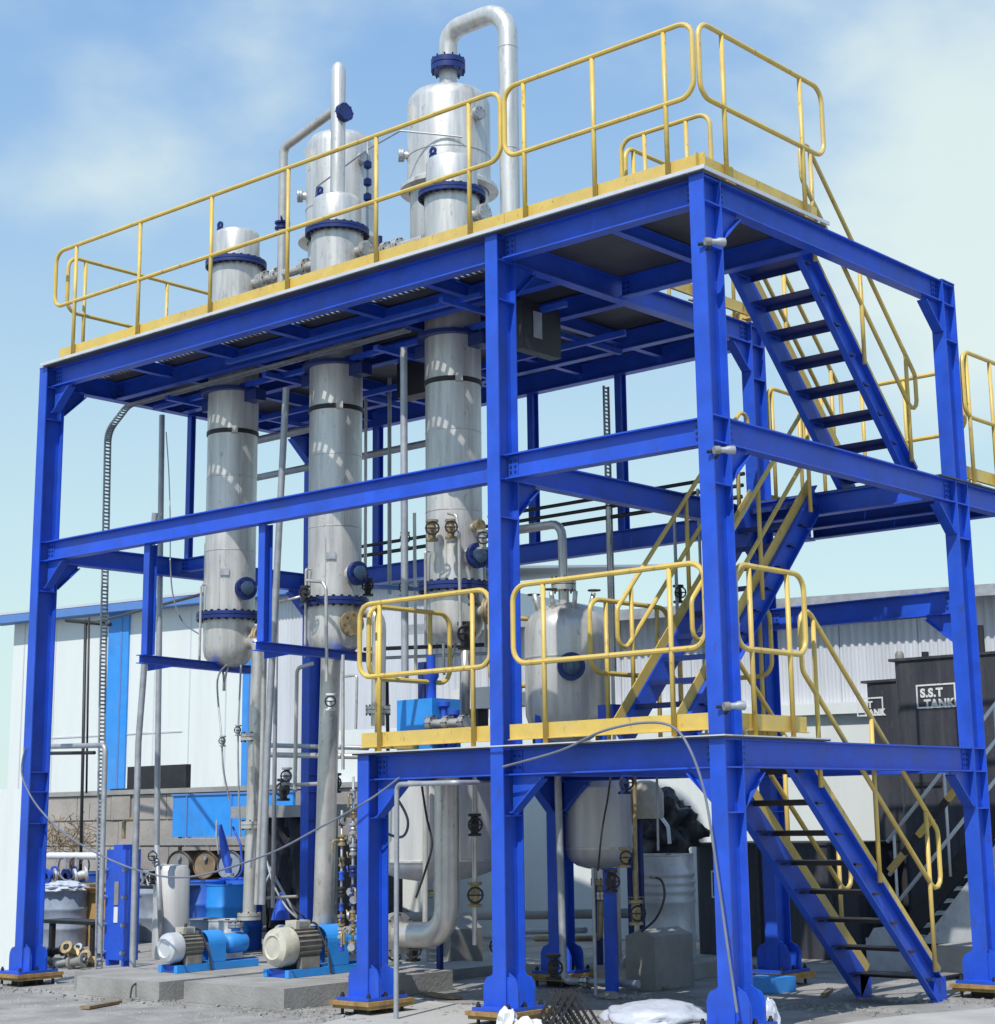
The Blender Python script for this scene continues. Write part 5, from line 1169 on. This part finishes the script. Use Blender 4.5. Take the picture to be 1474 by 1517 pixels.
# left clutter
x_ = (-10.841, 3.6, 0.073)[0]; drum((x_,3.6,-.118), .30, .72, 'greydrum', 'battered grey drum with a pale cloth on it just right of the left column')
crumple('pale_cloth', (x_+.02,3.55,.62), (.32,.30,.10), 'sheet', 'pale crumpled cloth draped over the battered grey drum', 'cloth', 5.2, .2, 4, -.02)
b0, b1 = V((-10.81, 3.8, 0.079)), V((-10.333, 3.8, 0.573))
t = thing('cardboard_box', 'tall brown cardboard box left of the blue heat exchanger', 'box', ((b0.x+b1.x)/2,4.0,-.117))
MB().box((b0.x,3.8,-.117),(b1.x+.1,4.3,b1.z)).build('body', 'card', t)
MB().prism([(b0.x,3.8,b1.z+.002),(b1.x+.1,3.8,b1.z+.002),(b1.x+.1,3.66,b1.z+.06),(b0.x,3.66,b1.z+.06)], (0,0,.008)).build('flap', 'card', t)
t = thing('work_bench', 'dark low bench with scrap parts by the left column', 'bench', (-8,2.4,-.117))
b0, b1 = V((-9.757, 2.6, 0.097)), V((-8.826, 2.6, 0.141))
MB().box((b0.x-.2,2.6,.26),(b1.x,3.0,.30)).build('top', 'dark', t)
for x_ in (b0.x,b1.x-.08): MB().box((x_,2.62,-.117),(x_+.06,2.68,.259)).build('leg', 'dark', t)
# pipe fittings heaped below the bench
for i in range(9):
    x_ = (-8.09, 1.6, 0.044)[0] + (i % 5)*.13; y_ = 1.5 + (i//5)*.25; m_ = ('pipe','dark','galv','brass','cover')[i % 5]; ax = random.choice(((1,.3,.2),(.2,1,.3),(.4,-1,.6)))
    t = thing('pipe_fitting', ('shiny steel','black','galvanised grey','brass','dull grey')[i % 5] + ' scrap fitting, ' + ('front','back')[i//5] + ' row of the heap by the left column', 'fitting', (x_,y_,0), 'scrap pipe fittings in a heap')
    rr = random.uniform(.05,.085)
    MB().lathe([(rr*.5,-.1),(rr,-.1),(rr,-.07),(rr*.55,-.065),(rr*.62,0),(rr*.55,.065),(rr,.07),(rr,.1),(rr*.5,.1)], (x_,y_,-.118+rr+ (.12 if i % 2 else .01)), 14, ax).build('body', m_, t)
    MB().lathe([(rr*.3,-.13),(rr*.3,.13)], (x_,y_,-.118+rr+(.12 if i % 2 else .01)), 10, ax).build('spigot', 'galv', t)
# machine parts shelf (blue fittings, pipe) left
t = thing('pipe_stack', 'pale pipe and blue fittings stacked on a timber shelf behind the left column', 'pipes', (-9,4.6,-.117))
b0, b1 = V((-13.014, 4.8, 1.008)), V((-11.709, 4.8, 1.029))
MB().tube([(b0.x,4.8,b0.z),(b1.x,4.8,b0.z)], .05, 12).build('pipe', 'white', t)
zs = (-12.359, 4.8, 0.632)[2]; MB().box((b0.x,4.6,zs-.06),(b1.x,5.1,zs)).build('shelf', 'wood', t)
for i in range(4): MB().lathe([(.05,-.09),(.11,-.09),(.11,-.06),(.06,-.05),(.06,.05),(.11,.06),(.11,.09),(.05,.09)], (b0.x+.15+i*.24,4.75,zs+.112), 14, (.5*(i%2),1,.2)).build('fitting', ('blue','galv','flange','silver')[i], t)
for x_ in (b0.x+.05,b1.x-.1): MB().box((x_,4.7,-.117),(x_+.06,4.76,zs-.061)).build('leg', 'wood', t); 
MB().box((b0.x+.3,4.95,zs+.001),(b0.x+.36,5.0,b0.z+.1)).build('prop', 'wood', t)
# twigs
B = MB()
tw0 = V((-14.17, 5.9, 1.159))
for i in range(220):
    p = tw0 + V((random.gauss(0,.33), random.gauss(0,.18), random.uniform(-.25,.42)*random.random() + .02)); d = V((random.gauss(0,1),random.gauss(0,1),random.gauss(.5,.8))).normalized()*random.uniform(.1,.3)
    B.tube([p, p+d*.5+V((0,0,random.uniform(-.03,.05))), p+d], .006, 4)
tag(B.build('brushwood', 'wood'), kind='stuff')
# stand and pipes at far left by the hall
t = thing('pipe_stand', 'thin dark T shaped pipe stand in front of the hall wall at the left', 'pipe stand', (-11,5,-.117))
a, b = V((-12.478, 5.0, 1.655)), V((-12.6, 5.0, 4.441)); e0, e1 = V((-13.097, 5.0, 4.472)), V((-11.978, 5.0, 4.32))
MB().tube([(a.x,5,-.117),(b.x,5,b.z)], .024, 8).build('upright', 'dark', t); MB().tube([e0,e1], .03, 8).build('arm', 'dark', t)
rpipe('overhead_pipe', [(-13.11, 5.4, 4.44),(-6.893, 2.6, 4.099)], .02, 'dark', 'thin dark pipe slanting from the pipe stand to the back of the frame')

# ================================================================== foreground odds and ends
GA = V((0.751, 0.12, 0.179)); rv = V((.76,.65,0)); cv_ = V((.65,-.76,0)); up_ = V((0,0,1))
def grating(label, apex):                       # a square panel standing on one corner
    t = thing('steel_grating', label, 'grating', tuple(apex), 'loose black gratings')
    e1 = (rv*.53 - up_*.85).normalized()*.62; e2 = (-rv*.53 - up_*.85).normalized()*.62
    a, b, c, d = apex, apex+e1, apex+e1+e2, apex+e2
    for p, q in ((a,b),(b,c),(c,d),(d,a)): MB().bar(p, q, .045, .022, cv_.cross(q-p)).build('frame_bar', 'dark', t)
    for i in range(1,14): MB().bar(a+e2*(i/14), b+e2*(i/14), .036, .009, cv_.cross(e1)).build('bearing_bar', 'dark', t)
    B = MB()
    for j in range(1,8): B.bar(a+e1*(j/8), d+e1*(j/8), .007, .007)
    tag(B.build('cross_rod', 'dark', t), kind='stuff')
for k, l_ in enumerate(('front black steel grating of the stack leaning on its corner near the middle column','second black steel grating, directly behind the front one of the stack','third black steel grating from the front of the stack','rearmost black steel grating, at the left of the leaning stack')):
    grating(l_, GA + (-rv*.055 - cv_*.012)*k)
q = (0.433, -0.32, -0.024); crumple('paper_bag', (q[0],q[1],q[2]-.03), (.085,.07,.12), 'white', 'upright white paper bag at the foot of the middle blue column', 'bag', 1.3, .32, 3, -.09)
q = (0.687, -0.36, -0.043); crumple('paper_bag', (q[0],q[1],q[2]-.04), (.13,.09,.10), 'white', 'slumped white paper bag right of the upright one', 'bag', 8.4, .32, 3, -.08)
lump('plastic_sheeting', (.78,1.05,-.115), (.42,.42,.13), 'sheet', 'flat heap of milky plastic sheeting on the ground left of the corner column', 'plastic sheet', 2.7, 2.3, .20, .003)
crumple('plastic_wrap', (2.08,.62,-.06), (.13,.13,.22), 'sheet', 'milky plastic wrap bunched right of the corner column foot', 'plastic sheet', 6.1, .16, 4, -.055)

# litter on the yard: timber offcuts, a rag, oily patches
rl = random.Random(5)
for k, (px_, l_) in enumerate(((0,'short timber offcut on the ground in front of the left plinth'),(1,'timber offcut lying between the short and middle columns'),(2,'thin timber lath on the ground under the platform'),(3,'broken timber piece beside the foot of the lowest stair'),(4,'flat timber board behind the plastic sheeting'))):
    c_ = (V((-3.945, -0.796, -0.1)),V((-1.846, 1.368, -0.1)),V((-0.739, 2.975, -0.1)),V((0.929, 3.391, -0.1)),V((0.118, 3.484, -0.1)))[k]
    a_ = rl.uniform(0,3.1); d_ = V((math.cos(a_),math.sin(a_),0)); s_ = V((-d_.y,d_.x,0))
    solo('timber_offcut', MB().obox(c_, d_*rl.uniform(.12,.3), s_*rl.uniform(.02,.06), V((0,0,.012))), 'wood', l_, 'timber', 'timber offcuts on the ground')
q = (-0.5, 2.113, -0.1); crumple('rag', (q[0],q[1],-.112), (.13,.09,.05), 'stucco', 'grey rag lying on the ground under the platform', 'rag', 4.4, .3, 3, -.004)
rb = MB()
for i in range(1400):         # grit and broken concrete swept against the plinths and column feet
    bx, by = rl.choice(((PB.x,PB.y-.05),(PA.x-.4,PA.y-.05),(XA+.3,-.3),(XE+.2,-.35),(XB+.1,.5),(XB-1.0,.6),(1.6,2.4),(2.2,3.4),(-.3,2.2)))
    x_, y_ = bx + rl.gauss(0,.45), by + rl.gauss(0,.15); s_ = rl.choice((.005,.007,.009,.012,.02))*rl.uniform(.6,1.2); a_ = rl.uniform(0,6.3)
    rb.obox((x_,y_,-.118+s_*.3), (math.cos(a_)*s_,math.sin(a_)*s_,s_*.2), (-math.sin(a_)*s_*.7,math.cos(a_)*s_*.7,0), (0,0,s_*.45))
tag(rb.build('rubble', 'concrete'), kind='stuff')
# parts and scrap filling the yard behind the pumps
t = thing('parts_rack', 'low dark rack of grey flanged parts between the heat exchanger and the lying barrels', 'rack', (-8.647, 3.3, 0.555))
p0, p1 = V((-8.979, 3.3, 0.696)), V((-8.176, 3.3, 0.706))
MB().box((p0.x,3.2,p0.z-.03),(p1.x,3.7,p0.z)).build('shelf', 'dark', t)
for x_ in (p0.x,p1.x-.05): MB().box((x_,3.22,-.117),(x_+.05,3.27,p0.z-.031)).build('leg', 'dark', t)
for k in range(7):
    x_ = p0.x + .06 + k*(p1.x-p0.x-.12)/6; rr = rl.uniform(.05,.085)
    MB().lathe([(rr*.5,-.08),(rr,-.08),(rr,-.055),(rr*.55,-.05),(rr*.6,0),(rr*.55,.05),(rr,.055),(rr,.08),(rr*.5,.08)], (x_,3.4,p0.z+rr+.004+(k % 2)*.10), 14, (.3*(k % 3)-.3,1,.25*(k % 2))).build('fitting', ('galv','pipe','white','silver')[k % 4], t)
for k, (a_, b_, r_, m_, l_) in enumerate((((-5.018, 2.0, 1.073),(-4.479, 2.0, 0.467),.014,'galv','grey steel rod leaning across the black tarpaulin, longest of the four'),
        ((-5.023, 2.1, 0.945),(-5.337, 2.1, 0.51),.012,'galv','short steel rod leaning left beside the flanged down pipe'),
        ((-4.851, 1.9, 0.68),(-4.393, 1.9, 0.701),.016,'cover','level grey bar across the scrap behind the large pump'),
        ((-4.473, 1.9, 0.619),(-4.083, 1.9, 0.363),.010,'dark','dark rod running down behind the large pump'))):
    solo('steel_rod', MB().tube([a_, b_], r_, 7), m_, l_, 'rod', 'loose steel rods')
q = V((-4.978, 2.2, 0.561)); solo('blue_funnel', MB().lathe([(.0,-.12),(.10,-.12),(.085,-.05),(.02,.16),(.0,.16)], q, 16), 'blue', 'small blue cone shaped funnel behind the large pump', 'funnel')
for (px_, yy, r_, h_, m_, l_) in ((232,4.9,.28,.95,'greydrum','slate grey drum half hidden behind the plain pale cylinder'),(356,4.4,.27,.88,'bluedrum','dark blue drum beside the black tarpaulin shelter'),(120,5.4,.29,.86,'bluedrum','blue drum below the timber shelf at the far left'),(92,5.2,.29,.84,'cover','dull grey drum leftmost below the timber shelf')):
    x_ = {232:(-10.568, 4.9, 0.006),356:(-8.229, 4.4, 0.101),120:(-12.999, 5.4, -0.092),92:(-13.183, 5.2, -0.086)}[px_][0]
    drum((x_,yy,-.118), r_, h_, m_, l_)
q = V((-12.3, 4.5, 0.831)); solo('hose_coil', MB().tube([(q.x+.16*math.cos(k*PI/8),4.5+.012*k,q.z+.16*math.sin(k*PI/8)) for k in range(40)], .013, 6), 'hose', 'coiled grey hose hung in front of the timber shelf at the far left', 'hose')
